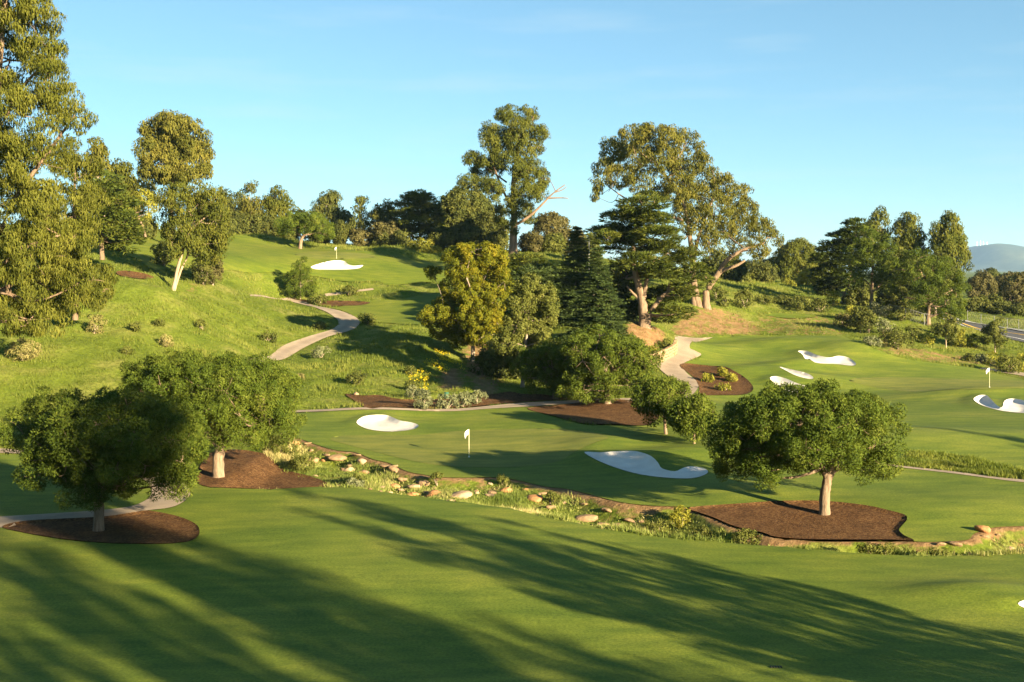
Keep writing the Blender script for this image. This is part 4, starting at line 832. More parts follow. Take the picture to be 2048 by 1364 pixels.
tree('cypress_tree', 'dark leaning cypress at the left of the right cluster', (1682, 622), [(pl((1682, 624), (1688, 590), (1700, 560), (1705, 500), (1712, 460)), 3.5, 1.2)],
     [(1712, 452, 22, 10), (1690, 475, 28, 11), (1725, 470, 24, 12), (1672, 495, 30, 10), (1705, 500, 30, 12), (1660, 520, 30, 12), (1700, 525, 32, 12), (1655, 548, 26, 14), (1690, 555, 30, 14), (1660, 572, 24, 12)], 'cyp_far', 'cyp', 'bark_grey', seed=73, dens=1.7, D=208, group='cypress trees', tint=.35)
tree('pine_tree', 'open crowned pine with visible forked trunk in the right cluster', (1743, 622), [(pl((1742, 626), (1743, 600), (1744, 570), (1745, 530), (1745, 490)), 4, 1.3), (pl((1744, 585), (1755, 575), (1764, 566)), 2.2, 1), (pl((1744, 575), (1735, 565), (1726, 556)), 2, 1)],
     [(1745, 480, 28, 16), (1720, 500, 28, 14), (1768, 500, 24, 16), (1742, 520, 36, 14), (1775, 530, 20, 16), (1712, 530, 24, 14), (1740, 548, 34, 12), (1765, 560, 20, 10), (1710, 560, 20, 10), (1725, 470, 18, 16)], 'pine_mid', 'pine', 'bark_euc', seed=74, dens=1.1, sc=1.35, D=192, gap=.25, group='round crowned pines on the lawn')
tree('pine_tree', 'broad heavy pine nearest the road in the right cluster', (1856, 652), [(pl((1856, 654), (1857, 630), (1858, 605), (1850, 570), (1840, 540)), 5, 2), (pl((1858, 610), (1835, 600), (1810, 595)), 3, 1.2), (pl((1858, 610), (1885, 590), (1905, 580)), 3, 1.2)],
     [(1835, 518, 34, 18), (1865, 530, 34, 20), (1805, 540, 28, 20), (1895, 550, 32, 22), (1840, 555, 40, 20), (1800, 575, 26, 20), (1870, 575, 36, 20), (1912, 585, 24, 26), (1840, 595, 34, 16), (1890, 610, 34, 20), (1905, 632, 22, 16), (1865, 620, 26, 14)], 'pine_mid', 'pine', 'bark_euc', seed=75, dens=1.05, sc=1.3, D=186, group='round crowned pines on the lawn', gap=.15)
tree('small_tree', 'small young tree with a pale trunk on the right bank', (1892, 697), [(pl((1892, 698), (1892, 685), (1891, 672)), 1.4, .9)], auto_lobes(1872, 636, 1914, 682, 8, 76), 'broad', 'shrub', 'bark_white', dens=1.0, gap=.25, seed=76, sc=1.1)
tree('small_tree', 'dark young pine like tree beside the road', (1990, 702), [(pl((1990, 703), (1990, 690), (1990, 670)), 1.5, .8)], auto_lobes(1966, 640, 2014, 704, 10, 77), 'broad', 'shrub', 'bark_grey', dens=1.1, gap=.2, seed=77, sc=1.1)
tree('small_tree', 'thin young tree on the slope between the yellow and the olive tree line', (1720, 665), limb1(1720, 665, 1722, 640, 1.2), auto_lobes(1702, 615, 1742, 660, 7, 78), 'broad', 'oak', 'bark_grey', dens=1., gap=.2, seed=78, sc=1.1)
tree('cypress_tree', 'dark low cypress between the acacia and the dense fir', (1085, 690), limb1(1085, 690, 1085, 600, 4), [(1060, 560, 40, 24), (1100, 565, 45, 26), (1080, 600, 55, 28), (1120, 610, 45, 34), (1060, 640, 50, 34), (1110, 655, 55, 36), (1080, 690, 60, 34), (1140, 680, 40, 40)], 'cyp', 'fir', 'bark_grey', D=158, dens=1.5, seed=101, group='cypress trees')
tree('cypress_tree', 'dark cypress in the gap left of the forked trunk', (1245, 668), limb1(1245, 668, 1240, 600, 4), [(1235, 560, 35, 30), (1260, 590, 35, 30), (1240, 620, 45, 32), (1225, 650, 40, 28), (1265, 640, 30, 26)], 'cyp', 'fir', 'bark_grey', D=160, dens=1.5, seed=102, group='cypress trees')
tree('oak_tree', 'shaded dark tree behind the grey green tree and pines', (1060, 788), limb1(1060, 788, 1050, 720, 4), [(1000, 720, 45, 40), (1040, 740, 50, 40), (1080, 715, 45, 36), (1010, 765, 45, 26), (1075, 765, 40, 26), (970, 740, 30, 40)], 'broad', 'oak', 'bark_grey', D=134, dens=1.3, seed=103)
for i, (lb, bs, bb, n, sty, leaf, D_, gap) in enumerate([
  ('tall dark tree behind the ridge left of the pale trunked eucalyptus', (470, 475), (448, 385, 500, 478), 9, 'euc_far', 'oak', 262, .2), ('dark tree behind the gap of the rusty crowned eucalyptus', (590, 490), (560, 418, 630, 490), 9, 'broad_far', 'oak', 265, .15),
  ('dark tree behind the umbrella pine, right', (690, 495), (660, 420, 712, 496), 8, 'broad_far', 'oak', 262, .2), ('dark tree behind the olive brown ridge trees', (780, 500), (745, 428, 812, 500), 9, 'broad_far', 'oak', 258, .2), ('grey green tree between cypress and tallest eucalyptus', (900, 505), (868, 388, 935, 500), 11, 'euc_far', 'euc_green', 256, .25),
  ('dark tree under the spreading eucalyptus, left', (1440, 590), (1400, 500, 1470, 590), 9, 'broad_far', 'oak', 236, .1), ('hazy tree mass behind the right bank', (1545, 590), (1500, 515, 1590, 590), 9, 'broad_far', 'oak', 300, .1), ('hazy trees left of the dark leaning cypress', (1640, 590), (1610, 505, 1675, 590), 8, 'broad_far', 'euc_green', 300, .15),
  ('dark tree filling the middle of the right cluster', (1790, 615), (1745, 500, 1840, 610), 12, 'broad_far', 'oak', 222, .1), ('dark tree filling the right of the right cluster', (1870, 620), (1835, 510, 1915, 610), 10, 'broad_far', 'oak', 220, .1), ('distant tree line below the mountain, right', (2010, 590), (1985, 548, 2060, 592), 8, 'broad_far', 'brownleaf', 340, .1),
  ('shaded tree behind the drooping cypress', (265, 480), (225, 380, 280, 480), 9, 'broad_far', 'oak', 205, .1), ('tall olive tree behind the left edge giant', (215, 470), (170, 268, 215, 460), 10, 'euc_far', 'euc', 178, .25), ('dark tree behind the two stemmed tree', (400, 478), (370, 390, 445, 480), 9, 'broad_far', 'oak', 230, .1)]):
    tree('eucalyptus_tree' if 'euc' in sty else 'broadleaf_tree', lb, bs, limb1(bs[0], bs[1], (bb[0]+bb[2])/2, bb[1]*.65+bb[3]*.35, 3), auto_lobes(*bb, n, 500+i, 'dome'), sty, leaf, 'bark_grey', D=D_, gap=gap, dens=1.4, seed=520+i, group='trees along the skyline', branch_r=.14)
#==DETAIL==
# ------------------------------------------------------------------ trees beside and behind the viewer (they cast the long shadows on the lawn)
def copy_tree(root, loc, sc, rz, label, group):
    c = root.copy(); COL.objects.link(c); c.location = loc; c.scale = sc; c.rotation_euler = (0, 0, rz); tag(c, label, 'tree', group)
    for ch in list(root.children):
        d = ch.copy(); COL.objects.link(d); d.parent = c
    return c
# 20 m eucalyptus drawn at 100 m: 455 px tall
sh = tree('eucalyptus_tree', 'eucalyptus beside the viewer', (1024, 900), [(pl((1024, 900), (1022, 780), (1028, 640), (1024, 480)), 9, 2)],
          [(1024, 480, 30, 45), (1005, 540, 45, 40), (1050, 560, 45, 42), (1020, 610, 60, 45), (975, 630, 45, 40), (1075, 650, 48, 45), (1030, 690, 65, 45), (980, 720, 50, 40), (1085, 735, 45, 38), (1030, 770, 60, 36), (985, 800, 40, 30), (1070, 815, 38, 30)],
          'euc', 'euc', 'bark_euc', D=100, dens=.85, gap=.3, seed=91)
for ch in sh.children: ch.location = (0, 0, 0)
H0 = ZC+(HY-435)/FPX*100-sh.location.z
OFF = [(31.5, 23.8, 16.2, .85, .3, 'tallest eucalyptus right of the viewer, nearest the rocky swale'), (29.0, 21.2, 13.2, .8, 1.3, 'eucalyptus right of the viewer, left neighbour of the tallest there'), (33.8, 26.5, 12.0, .6, 4.1, 'eucalyptus right of the viewer, right neighbour of the tallest there'),
       (33.5, 8.5, 9.0, 1.3, 1.1, 'short broad eucalyptus right of the viewer'), (43.4, -8.5, 42.0, .52, 2.0, 'tallest narrow eucalyptus behind the viewer'),
       (35.6, -2.2, 18.5, .52, 3.0, 'first slim eucalyptus in the row behind the viewer'), (32.6, -4.9, 20.5, .5, 4.4, 'second slim eucalyptus in the row behind the viewer'), (31.8, -6.6, 19, .45, 5.3, 'third slim eucalyptus in the row behind the viewer'), (28.4, -8.8, 20, .55, .7, 'fourth slim eucalyptus in the row behind the viewer'), (25.8, -11.6, 18, .6, 1.7, 'fifth slim eucalyptus in the row behind the viewer'),
       (60, 47, 11.5, 1.0, 5.0, 'small eucalyptus beyond the right edge of the lawn'), (70, 52, 14.5, .95, .9, 'larger eucalyptus beyond the right edge of the lawn'), (37, 13.5, 11, .8, 2.6, 'slim eucalyptus between the two right of the viewer'), (52, 2, 14, .8, 1.9, 'far eucalyptus right of the viewer')]
for i, (x, y, h, wd, rz, lb) in enumerate(OFF):
    z = float(z_ground(A(x), A(y))[0]); s_ = h/H0
    if i == 0:
        sh.location = (x, y, z-.1); sh.scale = (s_*wd, s_*wd, s_); sh.rotation_euler = (0, 0, rz); tag(sh, lb, 'tree', 'eucalyptus trees beside the viewer')
    else: copy_tree(sh, (x, y, z-.1), (s_*wd, s_*wd, s_), rz, lb, 'eucalyptus trees beside the viewer')

# ------------------------------------------------------------------ shrubs
NB = [0]
def bush(label, px, py, w, h, leaf='shrub', D=None, dens=1.0, gap=.12, group='shrubs', name='shrub', sty='shrub', sc=None):
    NB[0] += 1; r = np.random.default_rng(7000+NB[0])
    if D is None: B = hit(px, py)
    else: B = world_pt(px, py, D); B[2] = float(z_ground(A(B[0]), A(D))[0])
    m = B[1]/FPX; W, Hh = w*m/2, h*m; sc = sc or float(np.clip(B[1]/95, .8, 2.0))
    root = empty(name, B); tag(root, label, 'shrub', group)
    n = 5+int(W*1.5); lb = []
    for i in range(n):
        a = r.uniform(0, 6.28); q = r.uniform(0, .62)*W; f = r.uniform(.38, .5); top = Hh*(1-.35*(q/W)**2)*r.uniform(.8, 1)
        rz = max(top*.5, .12); lb.append((math.cos(a)*q, math.sin(a)*q*.9, top-rz*.95, W*f, W*f, rz))
    C, O = lobe_clumps(lb, STY[sty], r, dens, gap, sc, 1.2)
    zg = z_ground(C[:, 0]+B[0], C[:, 1]+B[1])-B[2]; kp = C[:, 2] > zg+.02; C, O = C[kp], O[kp]
    t0 = np.clip(.5+(vnoise(C*1.4, 3)-.5)*.6+r.normal(0, .1, len(C)), .02, .98)
    V, F, t = leaves(C, O, STY[sty], r, t0, sc); obj('foliage', make_mesh('foliage', V, F, False, {'tint': t}), M[leaf], root)
    tb = []
    for i in range(5):
        c = A(*lb[i % n][:3]); tb.append(tube(np.array([(0, 0, -.1), c*.5+r.standard_normal(3)*.05, c]), [.05*sc, .03*sc, .012*sc], 5))
    V, F = join_tubes(tb); obj('stem', make_mesh('stem', V, F, True), M['bark_grey'], root)
    return root
BUSHES = [
 ('leftmost of the four sage bushes above the thin path', 848, 815, 58, 38, 'sage', 'sage bushes'), ('second sage bush from the left above the thin path', 895, 816, 50, 32, 'sage', 'sage bushes'), ('third sage bush from the left above the thin path', 926, 812, 46, 30, 'sage', 'sage bushes'), ('rightmost sage bush above the thin path', 955, 806, 42, 28, 'sage', 'sage bushes'),
 ('greyish bush behind the leftmost sage bush', 825, 795, 40, 28, 'sage', None),
 ('brownish scrub bush under the left edge eucalyptus', 45, 722, 90, 44, 'tan', None), ('tan dry bush right of the weeping eucalyptus foot', 188, 662, 44, 36, 'tan', None), ('reddish dry bush in the middle of the left slope', 330, 690, 36, 24, 'tan', None),
 ('low olive bush high on the left slope', 405, 662, 32, 18, 'shrub', None), ('small olive bush left of the reddish bush', 270, 662, 28, 18, 'shrub', None), ('grey bush below the bend of the hill path', 642, 718, 42, 24, 'sage', None), ('dark low bush above the mulch strip', 712, 770, 44, 28, 'oak', None),
 ('flat dark bush inside the bend of the hill path', 535, 682, 38, 16, 'oak', None), ('small green bush right of the flat dark bush', 640, 656, 26, 14, 'shrub', None), ('dark green low bush in the mulch below the conical bush', 640, 607, 44, 20, 'oak', None), ('bright green bush left of the two stemmed tree', 328, 532, 56, 52, 'shrub', None),
 ('dark bush right of the cream trunks', 408, 574, 60, 82, 'oak', None), ('twiggy grey bush before the dark bush', 426, 576, 66, 62, 'brownleaf', None), ('green bush at the bend of the hill path', 735, 648, 36, 20, 'shrub', None), ('small olive bush near the yellow flowers', 822, 750, 30, 18, 'shrub', None),
 ('low olive bush below the reddish bush', 252, 706, 32, 16, 'shrub', None), ('pale low bush left of the reddish bush', 318, 650, 24, 14, 'shrub', None), ('bush at the far path right of the conical bush', 700, 590, 36, 18, 'shrub', None), ('brown bush below the low slope bush', 600, 760, 24, 12, 'tan', None), ('olive bush by the earth patch', 820, 775, 40, 20, 'shrub', None),
 ('bushy green shrub at the left end of the rocky swale', 560, 903, 80, 40, 'shrub', None), ('green shrub beside the large mulch bed point', 602, 921, 66, 32, 'shrub', None), ('round green shrub among the swale rocks', 876, 960, 38, 26, 'shrub', None), ('small shrub right of the pale swale boulder', 1006, 962, 26, 18, 'shrub', None), ('upright green shrub in the swale below the big bunker', 1101, 988, 34, 26, 'shrub', None),
 ('yellow green shrub at the left tip of the lone pine mulch bed', 1362, 1030, 52, 42, 'shrub_y', None), ('low green shrub left of the yellow green shrub', 1316, 1034, 50, 26, 'shrub', None), ('dark low shrub below the yellow green shrub', 1406, 1056, 60, 30, 'oak', None), ('leafy green shrub below the lone pine mulch bed', 1490, 1068, 70, 36, 'shrub', None), ('green shrub at the right tip of the lone pine mulch bed', 1771, 1092, 44, 28, 'shrub', None),
 ('low dry shrub under the lone pine bed', 1738, 1106, 56, 18, 'shrub', None), ('shrub right of the large orange boulder', 1879, 1106, 48, 18, 'shrub', None), ('bushy clump along the swale left', 720, 955, 36, 22, 'shrub', None), ('dark tuft beside the pale boulders', 708, 972, 44, 22, 'sage', None),
 ('young olive plant at the top of the bend mulch bed', 1443, 750, 26, 14, 'shrub_y', 'young plants in the mulch'), ('young olive plant left in the bend mulch bed', 1414, 762, 26, 14, 'shrub_y', 'young plants in the mulch'), ('young olive plant right in the bend mulch bed', 1464, 762, 26, 13, 'shrub_y', 'young plants in the mulch'), ('young olive plant lowest in the bend mulch bed', 1450, 779, 34, 15, 'shrub_y', 'young plants in the mulch'),
 ('leftmost green shrub on the crest of the right bank', 1450, 612, 44, 28, 'shrub', 'crest shrubs'), ('second green shrub on the crest of the right bank', 1490, 616, 54, 34, 'shrub', 'crest shrubs'), ('low shrub on the crest behind the small tee', 1532, 608, 44, 20, 'shrub', 'crest shrubs'), ('broad shrub on the crest right of the small tee', 1600, 618, 60, 26, 'shrub', 'crest shrubs'), ('olive shrub on the crest near the dark cypress', 1640, 622, 46, 24, 'shrub', 'crest shrubs'), ('yellow green shrub below the dark leaning cypress', 1667, 612, 30, 34, 'shrub_y', 'crest shrubs'), ('far low shrub on the crest', 1570, 610, 50, 18, 'shrub', 'crest shrubs'),
 ('dry twiggy shrub on the bank edge right of the tee', 1688, 655, 60, 24, 'brownleaf', 'bank shrubs'), ('tall dark shrub on the bank above the high bunker', 1738, 668, 46, 46, 'oak', 'bank shrubs'), ('grey twiggy shrub right of the tall dark shrub', 1765, 672, 50, 30, 'sage', 'bank shrubs'), ('large dark round shrub in the middle of the right bank', 1796, 698, 58, 44, 'shrub', 'bank shrubs'), ('brown shrub left of the large round shrub', 1772, 684, 36, 24, 'brownleaf', 'bank shrubs'), ('green shrub below the broad heavy pine', 1828, 674, 46, 26, 'shrub', 'bank shrubs'),
 ('yellowish shrub right of the large round shrub', 1852, 688, 44, 24, 'shrub_y', 'bank shrubs'), ('green shrub at the foot of the open crowned pine', 1702, 640, 34, 30, 'shrub_y', 'bank shrubs'), ('yellow green hedge left by the road', 1922, 690, 54, 32, 'shrub_y', 'bank shrubs'), ('yellow green hedge right by the road', 1952, 694, 44, 28, 'shrub_y', 'bank shrubs'), ('green shrub at the right edge of the bank', 2012, 745, 56, 36, 'shrub', 'bank shrubs'), ('bushy shrub above the right hand flag', 1988, 728, 40, 26, 'shrub_y', 'bank shrubs'),
 ('last shrub at the right picture edge', 2042, 742, 34, 36, 'shrub_y', 'bank shrubs'), ('small dark shrub on the sandy bank', 1938, 722, 24, 12, 'oak', 'bank shrubs'), ('pale sage shrub on the sandy bank', 1962, 724, 26, 16, 'sage', 'bank shrubs'), ('grey shrub beneath the right cluster', 1755, 632, 50, 24, 'sage', 'bank shrubs'), ('pale green low shrub at the bank edge', 1745, 690, 40, 16, 'sage', 'bank shrubs'), ('shrub before the fence in the right cluster', 1800, 640, 44, 22, 'shrub', 'bank shrubs'), ('shrub beneath the broad heavy pine', 1880, 668, 50, 24, 'shrub', 'bank shrubs'),
 ('green shrubs at the foot of the leaning pale trunks', 1432, 600, 40, 26, 'shrub', 'bank shrubs'), ('grey green low plant on the wall top', 1330, 692, 34, 14, 'shrub', None), ('low plant on the earth bank above the wall', 1300, 700, 26, 12, 'shrub_y', None), ('bush left of the wall end', 1272, 712, 40, 22, 'shrub', None),
]
for lb, px, py, w, h, leaf, grp in BUSHES: bush(lb, px, py, w, h, leaf, group=grp)
FILL = [('dark understory bush below the pale trunked ridge eucalyptus', 480, 482, 60, 46, 'oak', 240), ('dark understory bush below the rusty crowned eucalyptus', 540, 488, 60, 40, 'oak', 240), ('understory bush left of the umbrella pine trunk', 575, 494, 40, 30, 'shrub', 240), ('understory bush right of the umbrella pine trunk', 640, 497, 60, 40, 'oak', 240), ('dark understory bush below the dark pointed tree', 680, 498, 40, 50, 'oak', 238),
 ('understory bush below the thin pale ridge tree', 725, 499, 60, 36, 'brownleaf', 238), ('understory bush below the olive brown ridge tree', 770, 502, 60, 40, 'oak', 236), ('understory bush left of the layered cypress', 805, 506, 40, 36, 'oak', 234), ('understory bush right of the layered cypress', 880, 512, 50, 44, 'oak', 232), ('understory bush left of the tallest trunk', 930, 512, 80, 50, 'oak', 230), ('understory bush at the tallest trunk', 995, 514, 50, 40, 'oak', 228),
 ('understory bush right of the tallest trunk', 1065, 520, 60, 40, 'brownleaf', 230), ('understory bush below the brownish bare tree', 1115, 526, 60, 40, 'shrub', 228), ('understory bush left of the cypress', 1180, 540, 60, 50, 'oak', 215), ('dark bush behind the leaning pale trunks', 1460, 590, 60, 50, 'oak', 225), ('dark bush behind the right crest shrubs', 1530, 592, 70, 34, 'oak', 240), ('dark bush under the dark leaning cypress', 1650, 605, 50, 30, 'oak', 225), ('dark understory of the right cluster, left', 1725, 622, 60, 46, 'oak', 205), ('dark understory of the right cluster, middle', 1790, 630, 70, 50, 'oak', 205), ('dark understory of the right cluster, right', 1830, 640, 60, 40, 'oak', 205),
 ('hedge beyond the road, left', 1945, 640, 50, 24, 'oak', 235), ('hedge beyond the road, middle', 1995, 646, 60, 22, 'oak', 232), ('hedge beyond the road, right', 2040, 650, 60, 26, 'oak', 230), ('dark bush under the drooping cypress', 235, 500, 60, 50, 'oak', 175), ('dark bush behind the bright green slope bush', 290, 482, 50, 40, 'oak', 200), ('dark bush at the left end of the hill fairway', 440, 480, 50, 60, 'oak', 225), ('dark bush between fir and acacia', 1075, 650, 110, 110, 'oak', 165), ('dark bush in the shade under the grey green tree', 1010, 770, 90, 70, 'oak', 130)]
for lb, px, py, w, h, leaf, D_ in FILL: bush(lb, px, py, w, h, leaf, D=D_, group='understory bushes', sty='broad_far', sc=.9, dens=1.8, name='understory_bush')

# ------------------------------------------------------------------ rocks
def rock_mesh(seed):
    import bmesh
    r = np.random.default_rng(seed); bm = bmesh.new(); bmesh.ops.create_icosphere(bm, subdivisions=2, radius=1)
    P_ = np.array([v.co[:] for v in bm.verts]); n1 = fbm(P_*1.3+seed*3.1, 3, seed)-.5; q = P_*(1+.55*n1)[:, None]
    for _ in range(11):                               # chipped flat faces
        d = unit(r.standard_normal(3)); lim = r.uniform(.5, .85); e = q@d; q = q-np.maximum(e-lim, 0)[:, None]*d*.9
    F = np.array([[v.index for v in f.verts] for f in bm.faces]); bm.free()
    return make_mesh('boulder', q, F, False)
RM = {}
for mk in ('rock', 'rock_orange', 'rock_pale'):
    RM[mk] = [rock_mesh(s_+len(mk)*7) for s_ in range(5)]
    for me in RM[mk]: me.materials.append(M[mk])
z7 = T((540, 760, .3418)); z8 = T((1200, 640, .414))
ROCKS = [(q, z7, k) for q, k in [((445, 585, 36), 2), ((405, 555, 26), 0), ((655, 585, 26), 2), ((700, 600, 32), 2), ((770, 590, 30), 2), ((640, 612, 30), 0), ((840, 608, 44), 1), ((905, 614, 16), 1), ((1070, 608, 36), 2), ((1300, 636, 52), 2), ((1290, 585, 26), 2), ((1380, 610, 20), 1),
   ((640, 497, 26), 0), ((720, 507, 32), 0), ((510, 438, 34), 0), ((478, 462, 42), 0), ((265, 498, 22), 2), ((130, 372, 56), 1), ((240, 392, 34), 0), ((560, 492, 40), 0), ((618, 520, 22), 0), ((1145, 614, 26), 0), ((1590, 642, 30), 0), ((1720, 672, 42), 2), ((1060, 704, 34), 2), ((1475, 750, 22), 0), ((1800, 830, 22), 2),
   ((650, 653, 20), 0), ((585, 640, 18), 0), ((880, 572, 44), 0), ((780, 552, 44), 0), ((1840, 690, 36), 0), ((1960, 720, 40), 0), ((740, 528, 26), 2), ((440, 470, 30), 0), ((330, 415, 36), 0), ((960, 590, 20), 0), ((1210, 605, 30), 0), ((2020, 770, 40), 0)]]
ROCKS += [(q, z8, k) for q, k in [((1985, 1048, 48), 2), ((1800, 1090, 32), 1), ((1470, 1112, 52), 1), ((1240, 1106, 22), 0), ((745, 1064, 28), 2), ((795, 1066, 26), 1), ((845, 1076, 18), 0), ((90, 928, 32), 0), ((140, 912, 36), 0), ((380, 1004, 16), 2), ((1920, 1025, 30), 0), ((40, 888, 34), 0), ((1555, 1098, 26), 0), ((1640, 1082, 34), 0), ((1720, 1080, 36), 0), ((200, 920, 28), 0), ((1860, 1040, 30), 0)]]
lr = np.random.default_rng(12); LD = cast([(600, 884), (640, 898), (680, 908), (715, 911), (748, 925), (782, 934), (816, 950), (850, 957), (885, 962), (940, 963), (1000, 963), (1040, 968), (1090, 981), (1140, 988), (1190, 1001), (1245, 1014), (1300, 1020), (1960, 1072), (1990, 1062)])
for a_, b_ in zip(LD[:-1], LD[1:]):
    for f_ in (.2, .65):
        q = a_+(b_-a_)*f_
        if 1305 < q[0]/q[1]*FPX+CX < 1945 or lr.random() < .12: continue
        D_ = q[1]; q = q+lr.normal(0, .25, 2); zz = float(z_ground(A(q[0]), A(q[1]))[0])
        ROCKS.append(((q[0]/q[1]*FPX+CX, HY-(zz-ZC)/q[1]*FPX, lr.uniform(.38, .85)/q[1]*FPX), (lambda t_: [t_]), int(lr.choice([0, 0, 0, 1, 2]))))
RL = ['tan sandstone boulder along the rocky swale', 'orange brown boulder along the rocky swale', 'pale cream boulder in the rocky swale']
rr_ = np.random.default_rng(5)
def nth(n): return str(n)+({1: 'st', 2: 'nd', 3: 'rd'}.get(n % 10, 'th') if n % 100 not in (11, 12, 13) else 'th')
ROCKS.sort(key=lambda e: e[1](e[0])[0][0]); RC = [0, 0, 0]
for i, (q, tz, k) in enumerate(ROCKS):
    (px, py, w), = tz(q); RC[k] += 1; B = hit(px, py); w *= B[1]/FPX*rr_.uniform(.6, .95)
    mk = ('rock', 'rock_orange', 'rock_pale')[k]; o = obj('boulder', RM[mk][i % 5]); h_ = w*rr_.uniform(.36, .6)
    o.location = (B[0], B[1], B[2]+h_*.2); o.scale = (w*rr_.uniform(.9, 1.55), w*rr_.uniform(.6, 1.0), h_); o.rotation_euler = (rr_.uniform(-.25, .25), rr_.uniform(-.25, .25), rr_.uniform(-.6, .6))
    tag(o, RL[k]+', %s %s one from the left' % (nth(RC[k]), ('tan', 'orange', 'pale')[k]), 'boulder', ('tan swale boulders', 'orange swale boulders', 'pale swale boulders')[k])
B = hit(712, 790); o = obj('boulder', RM['rock_pale'][1]); o.location = (B[0], B[1], B[2]+.12); o.scale = (.42, .3, .2); tag(o, 'flat white stone at the left tip of the mulch strip', 'boulder')

# ------------------------------------------------------------------ stone retaining wall by the path
WL = closed_smooth(cast([(1297, 729), (1310, 726), (1325, 721), (1340, 714), (1350, 706), (1351, 698)]), 8, False)
wroot = empty('stone_wall', (*WL[0], float(z_ground(WL[:1, 0], WL[:1, 1])[0]))); tag(wroot, 'low cut stone retaining wall beside the curving path', 'wall')
wo = np.array(wroot.location); seg = np.r_[0, np.cumsum(np.linalg.norm(np.diff(WL, axis=0), axis=1))]
def wall_at(s_):
    x = np.interp(s_, seg, WL[:, 0]); y = np.interp(s_, seg, WL[:, 1]); x2 = np.interp(min(s_+.1, seg[-1]), seg, WL[:, 0])-np.interp(max(s_-.1, 0), seg, WL[:, 0]); y2 = np.interp(min(s_+.1, seg[-1]), seg, WL[:, 1])-np.interp(max(s_-.1, 0), seg, WL[:, 1])
    return x, y, math.atan2(y2, x2)
def stone_mesh(seed):
    r = np.random.default_rng(seed); q = np.array([(x, y, z) for x in (-.5, .5) for y in (-.5, .5) for z in (-.5, .5)], float)
    q = np.r_[q*A(.86, 1.0, .86), q*A(1, .7, 1)]+r.uniform(-.05, .05, (16, 3))
    import bmesh
    bm = bmesh.new(); [bm.verts.new(p) for p in q]; bmesh.ops.convex_hull(bm, input=bm.verts); bmesh.ops.triangulate(bm, faces=bm.faces)
    me = bpy.data.meshes.new('stone'); bm.to_mesh(me); bm.free(); me.materials.append(M['wallstone']); return me
SMs = [stone_mesh(s_) for s_ in range(8)]
tv = []; s_ = 0; wr = np.random.default_rng(3); WH = 1.45
for row in range(4):
    s_ = wr.uniform(-.3, 0)
    while s_ < seg[-1]-.1:
        L = wr.uniform(.55, 1.15); L = min(L, seg[-1]-s_); x, y, a = wall_at(max(0, s_+L/2)); zb = float(z_ground(A(x), A(y))[0]); hh = WH/4
        o = obj('stone', SMs[int(wr.integers(8))], None, wroot); o.location = A(x, y, zb-.08+hh*(row+.5))-wo; o.scale = (L*.96, .55*wr.uniform(.85, 1.1), hh*.94); o.rotation_euler = (0, 0, a); s_ += L
cv = []
for q in np.linspace(0, seg[-1], 14):
    x, y, a = wall_at(q); zb = float(z_ground(A(x), A(y))[0]); nx, ny = -math.sin(a), math.cos(a)
    for sgn in (-.16, .16): cv += [(x+nx*sgn-wo[0], y+ny*sgn-wo[1], zb-.3-wo[2]), (x+nx*sgn-wo[0], y+ny*sgn-wo[1], zb+WH-.2-wo[2])]
F = []
for i in range(13):
    b = i*4; F += [(b, b+4, b+5, b+1), (b+2, b+3, b+7, b+6), (b+1, b+5, b+7, b+3)]
obj('mortar_core', make_mesh('mortar_core', np.array(cv), np.array(F)), M['mortar'], wroot)

# ------------------------------------------------------------------ flags
def flagstick(label, px, py, seed):
    B = hit(px, py); root = empty('flagstick', B); tag(root, label, 'flag', 'golf hole flags')
    V, F = tube(np.array([(0, 0, -.1), (0, 0, 1.0), (0, 0, 2.15)]), [.019, .017, .014], 8); V, F = join_tubes([(V, F)]); obj('pole', make_mesh('pole', V, F, True), M['pole'], root)
    u, v = np.meshgrid(np.linspace(0, 1, 12), np.linspace(0, 1, 8)); sag = u*u*.2+.12*u
    X_ = -.015-.36*u*(1-.25*v); Z_ = 2.13-.34*v*(1-.15*u)-sag-.10*u*v; Y_ = .06*np.sin(u*7+v*2)*u+.03*u
    id_ = np.arange(96).reshape(8, 12); Fq_ = np.stack([id_[:-1, :-1], id_[:-1, 1:], id_[1:, 1:], id_[1:, :-1]], -1).reshape(-1, 4)
    V2 = np.c_[X_.ravel(), Y_.ravel(), Z_.ravel()]; V2 = np.r_[V2, V2+A(0, .006, 0)]; obj('flag', make_mesh('flag', V2, np.r_[Fq_, (Fq_+96)[:, ::-1]], True), M['white'], root)
    V3, F3 = join_tubes([tube(np.array([(0, 0, .03), (0, 0, .065)]), [.07, .07], 12)]); obj('cup_rim', make_mesh('cup_rim', V3, F3, True), M['white'], root)
M['pole'] = plain_mat('flag_pole_paint', (.72, .68, .45), .5)
flagstick('white flag on the nearest putting green', 938, 915, 1); flagstick('white flag on the right hand green near the picture edge', 1979, 775, 2); flagstick('white flag on the hill green above the small bunker', 673, 517, 3)

